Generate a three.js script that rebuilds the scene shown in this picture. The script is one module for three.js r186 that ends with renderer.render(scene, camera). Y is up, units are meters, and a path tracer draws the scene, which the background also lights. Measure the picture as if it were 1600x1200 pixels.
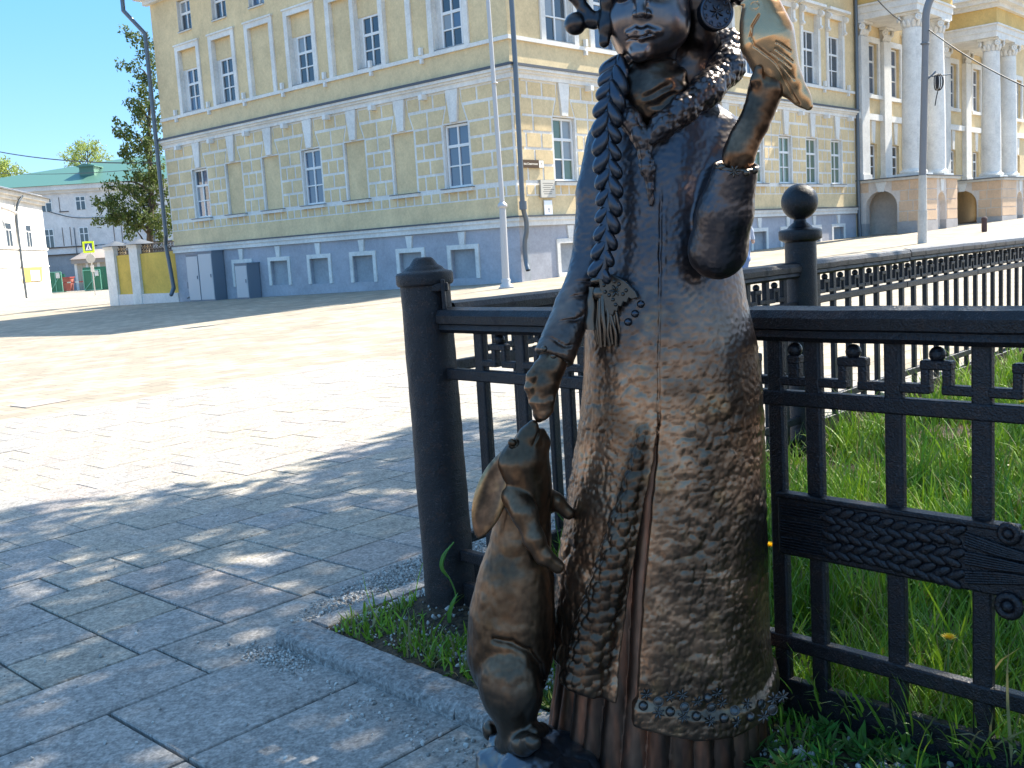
import * as THREE from 'three';
import { ImprovedNoise } from 'three/addons/math/ImprovedNoise.js';
import { mergeGeometries } from 'three/addons/utils/BufferGeometryUtils.js';
import { RoundedBoxGeometry } from 'three/addons/geometries/RoundedBoxGeometry.js';

// ------------------------------------------------------------------ camera, sky, sun, exposure
const EYE = 1.356, F = 1620.5, PITCH = 0.13038, ROLL = 0.06075;
const scene = new THREE.Scene();
const camera = new THREE.PerspectiveCamera(2 * Math.atan(600 / F) * 180 / Math.PI, 4 / 3, 0.05, 1500);
camera.position.set(0, EYE, 0);
camera.rotation.order = 'YXZ';
camera.rotation.set(-PITCH, 0, -ROLL);
scene.add(camera);

const renderer = new THREE.WebGLRenderer({ antialias: true });
renderer.toneMapping = THREE.LinearToneMapping;
renderer.toneMappingExposure = 3.95;
renderer.shadowMap.enabled = true;

const SUN_AZ = 51.5 * Math.PI / 180, SUN_EL = 47 * Math.PI / 180;
const S = new THREE.Vector3(Math.sin(SUN_AZ) * Math.cos(SUN_EL), Math.sin(SUN_EL), -Math.cos(SUN_AZ) * Math.cos(SUN_EL));
{
  const W = 1024, H = 512, px = new Float32Array(W * H * 4), d = new THREE.Vector3();
  const mix = (a, b, t) => a.map((v, i) => v + (b[i] - v) * t);
  const hor = [0.26, 0.38, 0.45], low = [0.038, 0.155, 0.36], zen = [0.115, 0.22, 0.375], gr = [0.3, 0.28, 0.25];
  for (let j = 0; j < H; j++) for (let i = 0; i < W; i++) {
    const el = (j / (H - 1) - 0.5) * Math.PI, az = (i / W - 0.5) * 2 * Math.PI;
    d.set(Math.cos(az) * Math.cos(el), Math.sin(el), Math.sin(az) * Math.cos(el));
    const e = Math.max(0, el) * 180 / Math.PI;
    let c = mix(hor, low, 1 - Math.exp(-e / 7.5));
    c = mix(c, zen, Math.min(1, Math.max(0, (e - 14) / 60)));
    const cs = Math.max(0, d.dot(S)), glow = 0.45 * Math.pow(cs, 6) + 1.2 * Math.pow(cs, 120);
    c = [c[0] + glow, c[1] + glow * 0.97, c[2] + glow * 0.9];
    if (el < 0) c = mix(hor, gr, Math.min(1, -el * 12));
    const k = (j * W + i) * 4;
    px[k] = c[0]; px[k + 1] = c[1]; px[k + 2] = c[2]; px[k + 3] = 1;
  }
  const t = new THREE.DataTexture(px, W, H, THREE.RGBAFormat, THREE.FloatType);
  t.mapping = THREE.EquirectangularReflectionMapping; t.magFilter = t.minFilter = THREE.LinearFilter; t.needsUpdate = true;
  scene.background = t; scene.environment = t;
}
const sun = new THREE.DirectionalLight(new THREE.Color().setRGB(1, 0.93, 0.80), 3.9);
sun.target.position.set(0, 0, -20); sun.position.copy(S).multiplyScalar(90).add(sun.target.position);
sun.castShadow = true; sun.shadow.mapSize.set(4096, 4096); sun.shadow.radius = 1;
Object.assign(sun.shadow.camera, { left: -70, right: 70, top: 70, bottom: -70, near: 1, far: 260 });
scene.add(sun, sun.target);

// ------------------------------------------------------------------ helpers
function rngOf(a) { return () => { a |= 0; a = a + 0x6D2B79F5 | 0; let t = Math.imul(a ^ a >>> 15, 1 | a); t = t + Math.imul(t ^ t >>> 7, 61 | t) ^ t; return ((t ^ t >>> 14) >>> 0) / 4294967296; }; }
const V = (x, y, z) => new THREE.Vector3(x, y, z);
const rgb = (r, g, b) => new THREE.Color().setRGB(r, g, b);
const clamp = (x, a = 0, b = 1) => Math.min(b, Math.max(a, x));
const lerp = (a, b, t) => a + (b - a) * t;
const sstep = (a, b, x) => { const t = clamp((x - a) / (b - a)); return t * t * (3 - 2 * t); };
const noise = new ImprovedNoise();
const N3 = (x, y, z) => noise.noise(x, y, z);
const fbm = (x, y, z, o = 4) => { let s = 0, a = 0.5, f = 1; for (let i = 0; i < o; i++) { s += a * N3(x * f, y * f, z * f); a *= 0.5; f *= 2.03; } return s; };
const GX = 0.03125, GD = 0.00424;
function groundY(x, z) {                                            // the square slopes gently; the far street levels out
  const d = -z, plane = GX * clamp(x, -40, 50) + GD * clamp(d, -80, 90);
  return lerp(plane, -0.25, sstep(59, 82, d) * sstep(-14, -26, x));
}
function rayDir(px, py) {                                           // direction of a viewed point, for measuring sizes off the photograph
  let x = (px - 800) / F, u = -(py - 600) / F, z = 1, t;
  let c = Math.cos(ROLL), s = Math.sin(ROLL); t = x * c + u * s; u = -x * s + u * c; x = t;
  c = Math.cos(PITCH); s = Math.sin(PITCH); const y = u * c - z * s, zz = u * s + z * c;
  return V(x, y, -zz);
}
const at = (px, py, d) => { const r = rayDir(px, py); return r.multiplyScalar(d / -r.z).add(V(0, EYE, 0)); };

const used = {};
function numbered(n) { const k = used[n] = (used[n] ?? -1) + 1; return k ? n + '_' + String(k).padStart(3, '0') : n; }
function shade(o) { o.traverse((m) => { if (m.isMesh) { m.castShadow = true; m.receiveShadow = true; } }); return o; }
function tag(o, name, label, category, group, kind) {
  o.name = numbered(name);
  o.userData = {}; if (label) o.userData.label = label;
  if (category) o.userData.category = category; if (group) o.userData.group = group; if (kind) o.userData.kind = kind;
  scene.add(o); return o;
}
function thing(name, label, category, pos, turn = 0, group) {
  const g = new THREE.Group(); g.position.copy(pos || V(0, 0, 0)); g.rotation.y = turn;
  return tag(g, name, label, category, group);
}
function mergeG(list) { return list.length === 1 ? list[0] : mergeGeometries(list.map((g) => { const q = g.index ? g.toNonIndexed() : g; for (const k of Object.keys(q.attributes)) if (!['position', 'normal', 'uv'].includes(k)) q.deleteAttribute(k); return q; })); }
function part(parent, name, geo, mat, label) {
  const m = new THREE.Mesh(Array.isArray(geo) ? mergeG(geo) : geo, mat); m.name = name; m.castShadow = m.receiveShadow = true;
  if (label) m.userData.label = label; parent.add(m); return m;
}
function metric(g, sc = 1) {                                        // uv in metres, by the side each face looks to
  const q = g.index ? g.toNonIndexed() : g, p = q.attributes.position, uv = new Float32Array(p.count * 2);
  const a = V(), b = V(), c = V();
  for (let i = 0; i < p.count; i += 3) {
    a.fromBufferAttribute(p, i); b.fromBufferAttribute(p, i + 1); c.fromBufferAttribute(p, i + 2);
    const n = b.clone().sub(a).cross(c.clone().sub(a)), ax = Math.abs(n.x), ay = Math.abs(n.y), az = Math.abs(n.z);
    for (let k = 0; k < 3; k++) {
      const x = p.getX(i + k), y = p.getY(i + k), z = p.getZ(i + k);
      const [u, v] = az >= ax && az >= ay ? [x, y] : ax >= ay ? [z, y] : [x, z];
      uv[(i + k) * 2] = u * sc; uv[(i + k) * 2 + 1] = v * sc;
    }
  }
  q.setAttribute('uv', new THREE.BufferAttribute(uv, 2)); return q;
}
const box = (w, h, d, x = 0, y = 0, z = 0) => metric(new THREE.BoxGeometry(w, h, d).translate(x, y, z));
const span = (x0, x1, y0, y1, z0, z1) => box(Math.abs(x1 - x0), y1 - y0, z1 - z0, (x0 + x1) / 2, (y0 + y1) / 2, (z0 + z1) / 2);
function poly(points, z0, z1, holes = []) {
  const s = new THREE.Shape(points.map(([x, y]) => new THREE.Vector2(x, y)));
  for (const h of holes) s.holes.push(new THREE.Path(h.map(([x, y]) => new THREE.Vector2(x, y))));
  return metric(new THREE.ExtrudeGeometry(s, { depth: z1 - z0, bevelEnabled: false, curveSegments: 12 }).translate(0, 0, z0));
}
const rect = (x0, x1, y0, y1) => [[x0, y0], [x1, y0], [x1, y1], [x0, y1]];
function tube(points, r, seg = 24, rad = 8) { return new THREE.TubeGeometry(new THREE.CatmullRomCurve3(points, false, 'centripetal'), seg, r, rad, false); }
function bar(a, b, r0, r1 = r0, n = 8) {
  const d = b.clone().sub(a), g = new THREE.CylinderGeometry(r1, r0, d.length(), n);
  return g.translate(0, d.length() / 2, 0).applyQuaternion(new THREE.Quaternion().setFromUnitVectors(V(0, 1, 0), d.normalize())).translate(a.x, a.y, a.z);
}

// ------------------------------------------------------------------ textures and materials
function dataTex(n, fn, srgb, rep) {
  const px = new Uint8Array(n * n * 4);
  for (let j = 0; j < n; j++) for (let i = 0; i < n; i++) { const c = fn(i / n, j / n, i, j), k = (j * n + i) * 4; for (let q = 0; q < 3; q++) px[k + q] = clamp(c[q] ?? c[0], 0, 1) * 255; px[k + 3] = 255; }
  const t = new THREE.DataTexture(px, n, n); t.wrapS = t.wrapT = THREE.RepeatWrapping; t.magFilter = THREE.LinearFilter; t.minFilter = THREE.LinearMipmapLinearFilter;
  if (srgb) t.colorSpace = THREE.SRGBColorSpace; if (rep) t.repeat.set(rep, rep); t.needsUpdate = true; return t;
}
function tileNoise(seed, per) {                                     // value noise that repeats without a seam
  const r = rngOf(seed), g = new Float32Array(per * per).map(() => r());
  return (u, v) => { const x = u * per, y = v * per, i = Math.floor(x), j = Math.floor(y), fx = x - i, fy = y - j, sx = fx * fx * (3 - 2 * fx), sy = fy * fy * (3 - 2 * fy), q = (a, b) => g[((b % per + per) % per) * per + ((a % per + per) % per)]; return lerp(lerp(q(i, j), q(i + 1, j), sx), lerp(q(i, j + 1), q(i + 1, j + 1), sx), sy); };
}
const layers = (seed, pers) => { const ns = pers.map((p, i) => tileNoise(seed + i * 17, p)); return (u, v) => ns.reduce((s, f, i) => s + f(u, v) / (1 + i * 0.35), 0) / ns.reduce((s, f, i) => s + 1 / (1 + i * 0.35), 0); };
const nzA = layers(3, [6, 14, 33, 80]), nzB = layers(71, [4, 9, 25, 120]), nzC = layers(131, [60, 128, 200]);
const stuccoMap = dataTex(512, (u, v) => { const a = 0.9 + 0.2 * (nzB(u, v) - 0.5) + 0.1 * (nzC(u, v) - 0.5); return [a, a, a * 0.99]; }, true, 0.22);
const stuccoBump = dataTex(512, (u, v) => [nzC(u, v) * 0.7 + nzA(u, v) * 0.3], false, 0.5);
const stoneMap = dataTex(512, (u, v) => { const s = nzC(u, v), a = 0.8 + 0.22 * (nzA(u, v) - 0.5) + 0.55 * (s - 0.5); return [a, a * 0.995, a * 0.985]; }, true, 1.4);
const stoneBump = dataTex(512, (u, v) => [nzC(u, v) * 0.8 + nzA(u, v) * 0.2], false, 1.4);
const ironBump = dataTex(512, (u, v) => { const a = nzC(u, v), b = nzA(u, v); return [0.5 * a + 0.5 * b]; }, false, 5);
const ironRough = dataTex(256, (u, v) => { const s = sstep(0.62, 0.75, nzB(u, v)); return [0.55 + 0.35 * s + 0.3 * (nzC(u, v) - 0.5)]; }, false, 4);
const ironMap = dataTex(512, (u, v) => { const s = sstep(0.62, 0.74, nzC(u, v)) * sstep(0.42, 0.58, nzB(u, v)), r = sstep(0.54, 0.66, nzA(u, v)); return [0.40 + 0.45 * s + 0.16 * r, 0.40 + 0.42 * s + 0.06 * r, 0.44 + 0.38 * s]; }, true, 4);
const std = (o) => new THREE.MeshStandardMaterial({ roughness: 0.85, ...o });
const paint = (r, g, b, o = {}) => std({ color: rgb(r, g, b), map: stuccoMap, bumpMap: stuccoBump, bumpScale: 0.004, roughness: 0.9, ...o });
const M = {
  yellow: paint(0.87, 0.665, 0.385), yellowB: paint(0.845, 0.64, 0.365), yellowC: paint(0.88, 0.685, 0.405), yellowDeep: paint(0.82, 0.56, 0.21),
  white: paint(0.90, 0.865, 0.815), whiteWorn: paint(0.80, 0.775, 0.74), plinth: paint(0.48, 0.485, 0.535), plinthNiche: paint(0.42, 0.44, 0.47),
  salmon: paint(0.82, 0.57, 0.38), cream: paint(0.82, 0.72, 0.64), plinthPale: paint(0.50, 0.47, 0.46),
  flashing: std({ color: rgb(0.085, 0.095, 0.11), metalness: 0.2, roughness: 0.6 }), pipe: std({ color: rgb(0.13, 0.15, 0.17), metalness: 0.5, roughness: 0.42 }),
  sash: std({ color: rgb(0.74, 0.73, 0.70), roughness: 0.55 }),
  glassA: new THREE.MeshPhysicalMaterial({ color: rgb(0.03, 0.045, 0.06), roughness: 0.04, ior: 1.8 }),
  glassB: new THREE.MeshPhysicalMaterial({ color: rgb(0.06, 0.10, 0.16), roughness: 0.05, ior: 1.9 }),
  glassC: new THREE.MeshPhysicalMaterial({ color: rgb(0.10, 0.15, 0.10), roughness: 0.08, ior: 1.7 }),
  glassD: new THREE.MeshPhysicalMaterial({ color: rgb(0.24, 0.26, 0.27), roughness: 0.12, ior: 1.7 }),
  curtain: std({ color: rgb(0.5, 0.48, 0.42) }),
  iron: std({ color: rgb(0.06, 0.06, 0.07), map: ironMap, roughnessMap: ironRough, roughness: 0.68, metalness: 0.25, bumpMap: ironBump, bumpScale: 0.0042 }),
  ironPost: std({ color: rgb(0.105, 0.092, 0.09), map: ironMap, roughnessMap: ironRough, roughness: 0.95, metalness: 0.2, bumpMap: ironBump, bumpScale: 0.0045 }),
  lampGrey: std({ color: rgb(0.46, 0.45, 0.44), roughness: 0.5, metalness: 0.2 }), poleGrey: std({ color: rgb(0.2, 0.2, 0.205), roughness: 0.6, metalness: 0.3, bumpMap: stuccoBump, bumpScale: 0.002 }),
  poleWhite: paint(0.66, 0.63, 0.58), cable: std({ color: rgb(0.012, 0.012, 0.014), roughness: 0.6 }),
  green: std({ color: rgb(0.02, 0.16, 0.085), roughness: 0.5 }), greenPale: std({ color: rgb(0.16, 0.42, 0.30), roughness: 0.5 }), roofGreen: std({ color: rgb(0.085, 0.185, 0.14), roughness: 0.45, metalness: 0.25 }), roofGrey: std({ color: rgb(0.42, 0.42, 0.43), roughness: 0.4, metalness: 0.5 }),
  offWhite: paint(0.84, 0.80, 0.76), offWhiteDim: paint(0.84, 0.79, 0.76), greyPaint: paint(0.36, 0.355, 0.36), cabinet: std({ color: rgb(0.46, 0.47, 0.48), roughness: 0.5 }), cabinetDark: std({ color: rgb(0.17, 0.2, 0.24), roughness: 0.55 }),
  fenceYellow: paint(0.78, 0.52, 0.10), wood: std({ color: rgb(0.42, 0.35, 0.27), roughness: 0.9 }), woodDark: std({ color: rgb(0.1, 0.065, 0.045), roughness: 0.9 }), tinRoof: std({ color: rgb(0.32, 0.26, 0.22), roughness: 0.6 }), red: std({ color: rgb(0.36, 0.05, 0.04), roughness: 0.6 }),
};

// ------------------------------------------------------------------ ground and paving
const tilt = new THREE.Quaternion().setFromUnitVectors(V(0, 1, 0), V(-GX, 1, GD).normalize());
const yaw45 = new THREE.Quaternion().setFromAxisAngle(V(0, 1, 0), Math.PI / 4);
const R2 = Math.SQRT1_2;
{
  const xs = [-700, -300, -150, -90, -70, -60, -50, -44, -38, -34, -30, -26, -24, -22, -20, -18, -16, -14, -10, -5, 0, 10, 20, 30, 40, 60, 100, 300, 700];
  const ds = [-500, -150, -80, -40, -20, -10, 0, 10, 20, 30, 40, 50, 56, 59, 62, 65, 68, 71, 74, 78, 82, 90, 100, 115, 130, 160, 220, 400, 900];
  const pos = [], idx = [], uv = [];
  for (const d of ds) for (const x of xs) { pos.push(x, groundY(x, -d) - 0.035, -d); uv.push(x * 0.2, d * 0.2); }
  for (let j = 0; j < ds.length - 1; j++) for (let i = 0; i < xs.length - 1; i++) { const k = j * xs.length + i; idx.push(k, k + 1, k + xs.length, k + 1, k + xs.length + 1, k + xs.length); }
  const g = new THREE.BufferGeometry(); g.setAttribute('position', new THREE.Float32BufferAttribute(pos, 3)); g.setAttribute('uv', new THREE.Float32BufferAttribute(uv, 2)); g.setIndex(idx); g.computeVertexNormals();
  const m = new THREE.Mesh(g, std({ color: rgb(0.40, 0.36, 0.30), map: stoneMap, roughness: 0.95 })); m.receiveShadow = true;
  tag(m, 'ground', null, null, null, 'structure');
}
// far paving: colour and fine joints of slabs too far away to pick apart
const plaza = new THREE.Group(); plaza.quaternion.copy(tilt).multiply(yaw45); tag(plaza, 'plaza', null, null, null, 'structure');
const SA = [-2.1, 8.4], SB = [-11.27, 1.4];
{
  const N = 1024, cell = 8.4, r = rngOf(11), rows = 24, cols = 24, tone = [];
  for (let k = 0; k < rows * cols; k++) tone.push([0.9 + 0.16 * (r() - 0.5), r() < 0.22 ? 0.93 : r() < 0.3 ? 1.05 : 1]);
  const map = dataTex(N, (u, v) => {
    const y = v * rows, row = Math.floor(y), x = u * cols + (row % 2) * 0.5, col = Math.floor(x) % cols, fy = (y - row) * 0.35, fx = (x - Math.floor(x)) * 0.35;
    const [t, w] = tone[row * cols + col], joint = Math.min(fy, 0.35 - fy) < 0.006 || Math.min(fx, 0.35 - fx) < 0.006 ? 0.7 : 1;
    const st = 0.98 + 0.12 * (nzA(u * 2 % 1, v * 2 % 1) - 0.5) + 0.12 * (nzC(u * 5 % 1, v * 5 % 1) - 0.5) + 0.16 * (nzB(u, v) - 0.5);
    const a = t * joint * st; return [a, a * (0.98 + 0.02 * w), a * (0.93 + 0.05 * w)];
  }, true);
  map.anisotropy = 8;
  const mat = std({ color: rgb(0.36, 0.30, 0.232), map, roughness: 0.9, bumpMap: stoneBump, bumpScale: 0.002 });
  const geos = [];
  const put = (a0, a1, b0, b1) => {
    const g = new THREE.PlaneGeometry(a1 - a0, b1 - b0, 1, 1).rotateX(-Math.PI / 2).translate((a0 + a1) / 2, -0.004, (b0 + b1) / 2), p = g.attributes.position, uv = g.attributes.uv;
    for (let i = 0; i < 4; i++) uv.setXY(i, p.getX(i) / cell, (p.getZ(i) + 3.57) / cell); geos.push(g);
  };
  put(-45, SA[0], -60, 45); put(SA[1], 60, -60, 45); put(SA[0], SA[1], -60, SB[0]); put(SA[0], SA[1], SB[1], 45);
  part(plaza, 'far_paving', geos, mat).userData.kind = 'stuff';
  part(plaza, 'joint_bed', new THREE.PlaneGeometry(SA[1] - SA[0], SB[1] - SB[0]).rotateX(-Math.PI / 2).translate((SA[0] + SA[1]) / 2, -0.014, (SB[0] + SB[1]) / 2), std({ color: rgb(0.055, 0.05, 0.042), roughness: 1 }));
  const tones = [[0.44, 0.395, 0.34], [0.425, 0.388, 0.35], [0.455, 0.405, 0.335], [0.435, 0.382, 0.345], [0.405, 0.38, 0.355], [0.46, 0.41, 0.345]];
  const mats = tones.map((c) => std({ color: rgb(...c), map: stoneMap, bumpMap: stoneBump, bumpScale: 0.0025, roughness: 0.82 }));
  const many = std({ color: rgb(1, 1, 1), vertexColors: true, map: stoneMap, bumpMap: stoneBump, bumpScale: 0.0025, roughness: 0.82 });
  const cache = {};
  const slabGeo = (la, lb, v, gap) => {
    const key = [la.toFixed(3), lb.toFixed(3), v, gap].join();
    if (cache[key]) return cache[key];
    const x = la / 2 - gap, z = lb / 2 - gap, c = gap < 0.0027 ? 0.0015 : 0.004, P = [[-x + c, 0, -z + c], [x - c, 0, -z + c], [x - c, 0, z - c], [-x + c, 0, z - c], [-x, -c, -z], [x, -c, -z], [x, -c, z], [-x, -c, z], [-x, -0.03, -z], [x, -0.03, -z], [x, -0.03, z], [-x, -0.03, z]];
    const q = [[0, 3, 2, 1], [4, 0, 1, 5], [5, 1, 2, 6], [6, 2, 3, 7], [7, 3, 0, 4], [8, 4, 5, 9], [9, 5, 6, 10], [10, 6, 7, 11], [11, 7, 4, 8]], pos = [], uv = [];
    for (const [a, b, cc, d] of q) for (const i of [a, b, cc, a, cc, d]) { pos.push(...P[i]); uv.push(P[i][0] + v * 0.37, P[i][2] + v * 0.61 + P[i][1]); }
    const g = new THREE.BufferGeometry(); g.setAttribute('position', new THREE.Float32BufferAttribute(pos, 3)); g.setAttribute('uv', new THREE.Float32BufferAttribute(uv, 2)); g.computeVertexNormals();
    return cache[key] = g;
  };
  const list = [], rr = rngOf(77);
  const add = (a0, a1, b0, b1) => {
    const A0 = Math.max(a0, SA[0]), A1 = Math.min(a1, SA[1]); if (A1 - A0 < 0.05) return;
    const a = (A0 + A1) / 2, b = (b0 + b1) / 2, d = (a - b) * R2, x = (a + b) * R2;
    const inView = d > 2 && Math.abs(x) < d * 0.53 + 0.4;
    list.push({ a, b, la: A1 - A0, lb: b1 - b0, size: inView ? (A1 - A0) * (b1 - b0) / d ** 3 : 0, tone: b > -3.5 ? (rr() < 0.6 ? 4 : 1) : Math.floor(rr() * 6), v: Math.floor(rr() * 4), gap: b > -5 ? (rr() < 0.3 ? 0.0055 : 0.0042) : b > -6 ? (rr() < 0.2 ? 0.004 : 0.0024) : rr() < 0.15 ? 0.0026 : 0.0012, dy: (rr() - 0.5) * 0.004, tx: (rr() - 0.5) * 0.006, tz: (rr() - 0.5) * 0.006 });
  };
  for (let k = 0; k < 22; k++) { const b1 = -3.57 - 0.35 * k, b0 = b1 - 0.35; if (k < 2) for (let a = 1.92 - 0.35 * 12; a < SA[1]; a += 0.35) add(a, a + 0.35, b0, b1); else for (let a = 1.92 - 0.35 * 12 + (k % 2) * 0.175; a < SA[1]; a += 0.35) add(a, a + 0.35, b0, b1); }
  for (let a = 1.63 - 0.7 * 6; a < SA[1]; a += 0.7) add(a, a + 0.7, -3.57, -3.17);
  for (let k = 0; k < 9; k++) { const b0 = -3.17 + 0.51 * k; if (b0 > SB[1]) break; for (const [q, w] of [[1.27, 0.75], [0.55, 0.72], [-0.17, 0.72], [-0.9, 0.73], [-1.63, 0.73], [-2.1, 0.47]]) add(q - (k % 2) * 0.0, q + w, b0, b0 + 0.51); }
  list.sort((p, q) => q.size - p.size);
  const rest = [];
  list.forEach((s, i) => {
    if (i < 300 && s.size > 0) {
      const m = new THREE.Mesh(slabGeo(s.la, s.lb, s.v, s.gap), mats[s.tone]); m.name = 'paving_slab'; m.position.set(s.a, s.dy, s.b); m.rotation.set(s.tx, 0, s.tz); m.receiveShadow = m.castShadow = true; plaza.add(m);
    } else {
      const g = slabGeo(s.la, s.lb, s.v, s.gap).clone().translate(s.a, s.dy, s.b), c = new Float32Array(g.attributes.position.count * 3); for (let k = 0; k < c.length; k++) c[k] = tones[s.tone][k % 3];
      g.setAttribute('color', new THREE.BufferAttribute(c, 3)); rest.push(g);
    }
  });
  const m = new THREE.Mesh(mergeGeometries(rest), many); m.name = 'paving_slab'; m.userData.kind = 'stuff'; m.receiveShadow = true; plaza.add(m);
  // inspection covers and stains flat in the square
  const lid = new THREE.Mesh(metric(new THREE.BoxGeometry(0.5, 0.02, 0.5)), std({ color: rgb(0.30, 0.255, 0.22), roughness: 0.8 }));
  const p = V(-5.57, 0, -12.14); lid.position.set(p.x, groundY(p.x, p.z) - 0.005, p.z); lid.quaternion.copy(tilt).multiply(yaw45); lid.receiveShadow = true;
  tag(lid, 'inspection_cover', 'small square grey-brown inspection cover lying flat in the sunlit paving', 'manhole cover');
}

// ------------------------------------------------------------------ the fenced bed: kerb, earth, gravel
const BAZ = 137 * Math.PI / 180, AAZ = 43 * Math.PI / 180, KO = V(-0.91, 0, -3.59);
const dB = V(Math.sin(BAZ), 0, -Math.cos(BAZ)), dA = V(Math.sin(AAZ), 0, -Math.cos(AAZ));
const bedXZ = (s, t) => KO.clone().addScaledVector(dB, s).addScaledVector(dA, t);
const POST = V(-0.27, 0, -3.68);
function bedY(x, z) {
  const r2 = (x - POST.x) ** 2 + (z - POST.z) ** 2;
  return groundY(x, z) + 0.04 + 0.05 * Math.exp(-r2 / 0.05) + 0.02 * fbm(x * 1.7, 0.3, z * 1.7, 3) + 0.008 * N3(x * 14, 1, z * 14);
}
{
  const n = 150, pos = [], idx = [], uv = [];
  const U = (i) => 9 * Math.pow(i / n, 1.5) + 0.1;
  for (let j = 0; j <= n; j++) for (let i = 0; i <= n; i++) { const p = bedXZ(U(i), U(j) + 0.02); pos.push(p.x, bedY(p.x, p.z) - (i === 0 || j === 0 ? 0.06 : 0), p.z); uv.push(p.x, p.z); }
  for (let j = 0; j < n; j++) for (let i = 0; i < n; i++) { const k = j * (n + 1) + i; idx.push(k, k + 1, k + n + 1, k + 1, k + n + 2, k + n + 1); }
  const g = new THREE.BufferGeometry(); g.setAttribute('position', new THREE.Float32BufferAttribute(pos, 3)); g.setAttribute('uv', new THREE.Float32BufferAttribute(uv, 2)); g.setIndex(idx); g.computeVertexNormals();
  const map = dataTex(512, (u, v) => { const a = nzC(u, v), b = nzA(u, v), k = 0.55 + 0.7 * (a - 0.5) + 0.5 * (b - 0.5); return [k * 0.85, k * 0.74, k * 0.6]; }, true, 1.1);
  const m = new THREE.Mesh(g, std({ color: rgb(0.23, 0.2, 0.16), map, bumpMap: stoneBump, bumpScale: 0.012, roughness: 1, side: THREE.DoubleSide })); m.receiveShadow = m.castShadow = true;
  tag(m, 'earth_bed', null, null, null, 'structure');
}
const kerbMat = std({ color: rgb(0.40, 0.38, 0.365), map: stoneMap, bumpMap: stoneBump, bumpScale: 0.008, roughness: 0.95 });
{
  const kerb = new THREE.Group(); tag(kerb, 'kerb', null, null, null, 'structure');
  const stone = (len, w, h, seed) => {
    const g = new RoundedBoxGeometry(len, 0.24, w, 3, 0.022), q = new THREE.BoxGeometry(len, 0.24, w, Math.round(len / 0.02), 10, 10).toNonIndexed(), p = q.attributes.position;
    for (let i = 0; i < p.count; i++) {
      let x = p.getX(i), y = p.getY(i), z = p.getZ(i);
      const c = 0.03, cy = clamp(y, -0.12 + c, 0.12 - c), cz = clamp(z, -w / 2 + c, w / 2 - c), cx = clamp(x, -len / 2 + 0.012, len / 2 - 0.012), v = V(x - cx, y - cy, z - cz), l = v.length();
      const lim = Math.abs(x - cx) > 0.011 && Math.abs(y - cy) < 1e-4 && Math.abs(z - cz) < 1e-4 ? 0.012 : c; if (l > lim) v.multiplyScalar(lim / l);
      const dsp = 0.016 * fbm((x + seed) * 7, y * 7, z * 7, 3) + 0.004 * N3((x + seed) * 40, y * 40, z * 40);
      p.setXYZ(i, cx + v.x, cy + v.y + dsp * (y > 0.05 ? 1 : 0.3), cz + v.z + dsp);
    }
    q.computeVertexNormals(); g.dispose(); return metric(mergeVerticesSafe(q));
  };
  function mergeVerticesSafe(g) { return g; }
  const put = (s, t, len, w, top, dir, seed) => { const c = bedXZ(s, t), m = part(kerb, 'kerb_stone', stone(len, w, 0.24, seed), kerbMat); m.position.set(c.x, groundY(c.x, c.z) + top - 0.12, c.z); m.rotation.y = Math.atan2(-dir.z, dir.x); };
  for (let k = 0; k < 4; k++) put(0.5 + k * 1.005, 0.075, 0.995, 0.15, 0.05, dB, k * 3.1);
  for (let k = 0; k < 7; k++) put(0.06, 0.155 + 0.5 + k * 1.005, 0.995, 0.12, 0.04, dA, 20 + k * 2.3);
}
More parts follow.
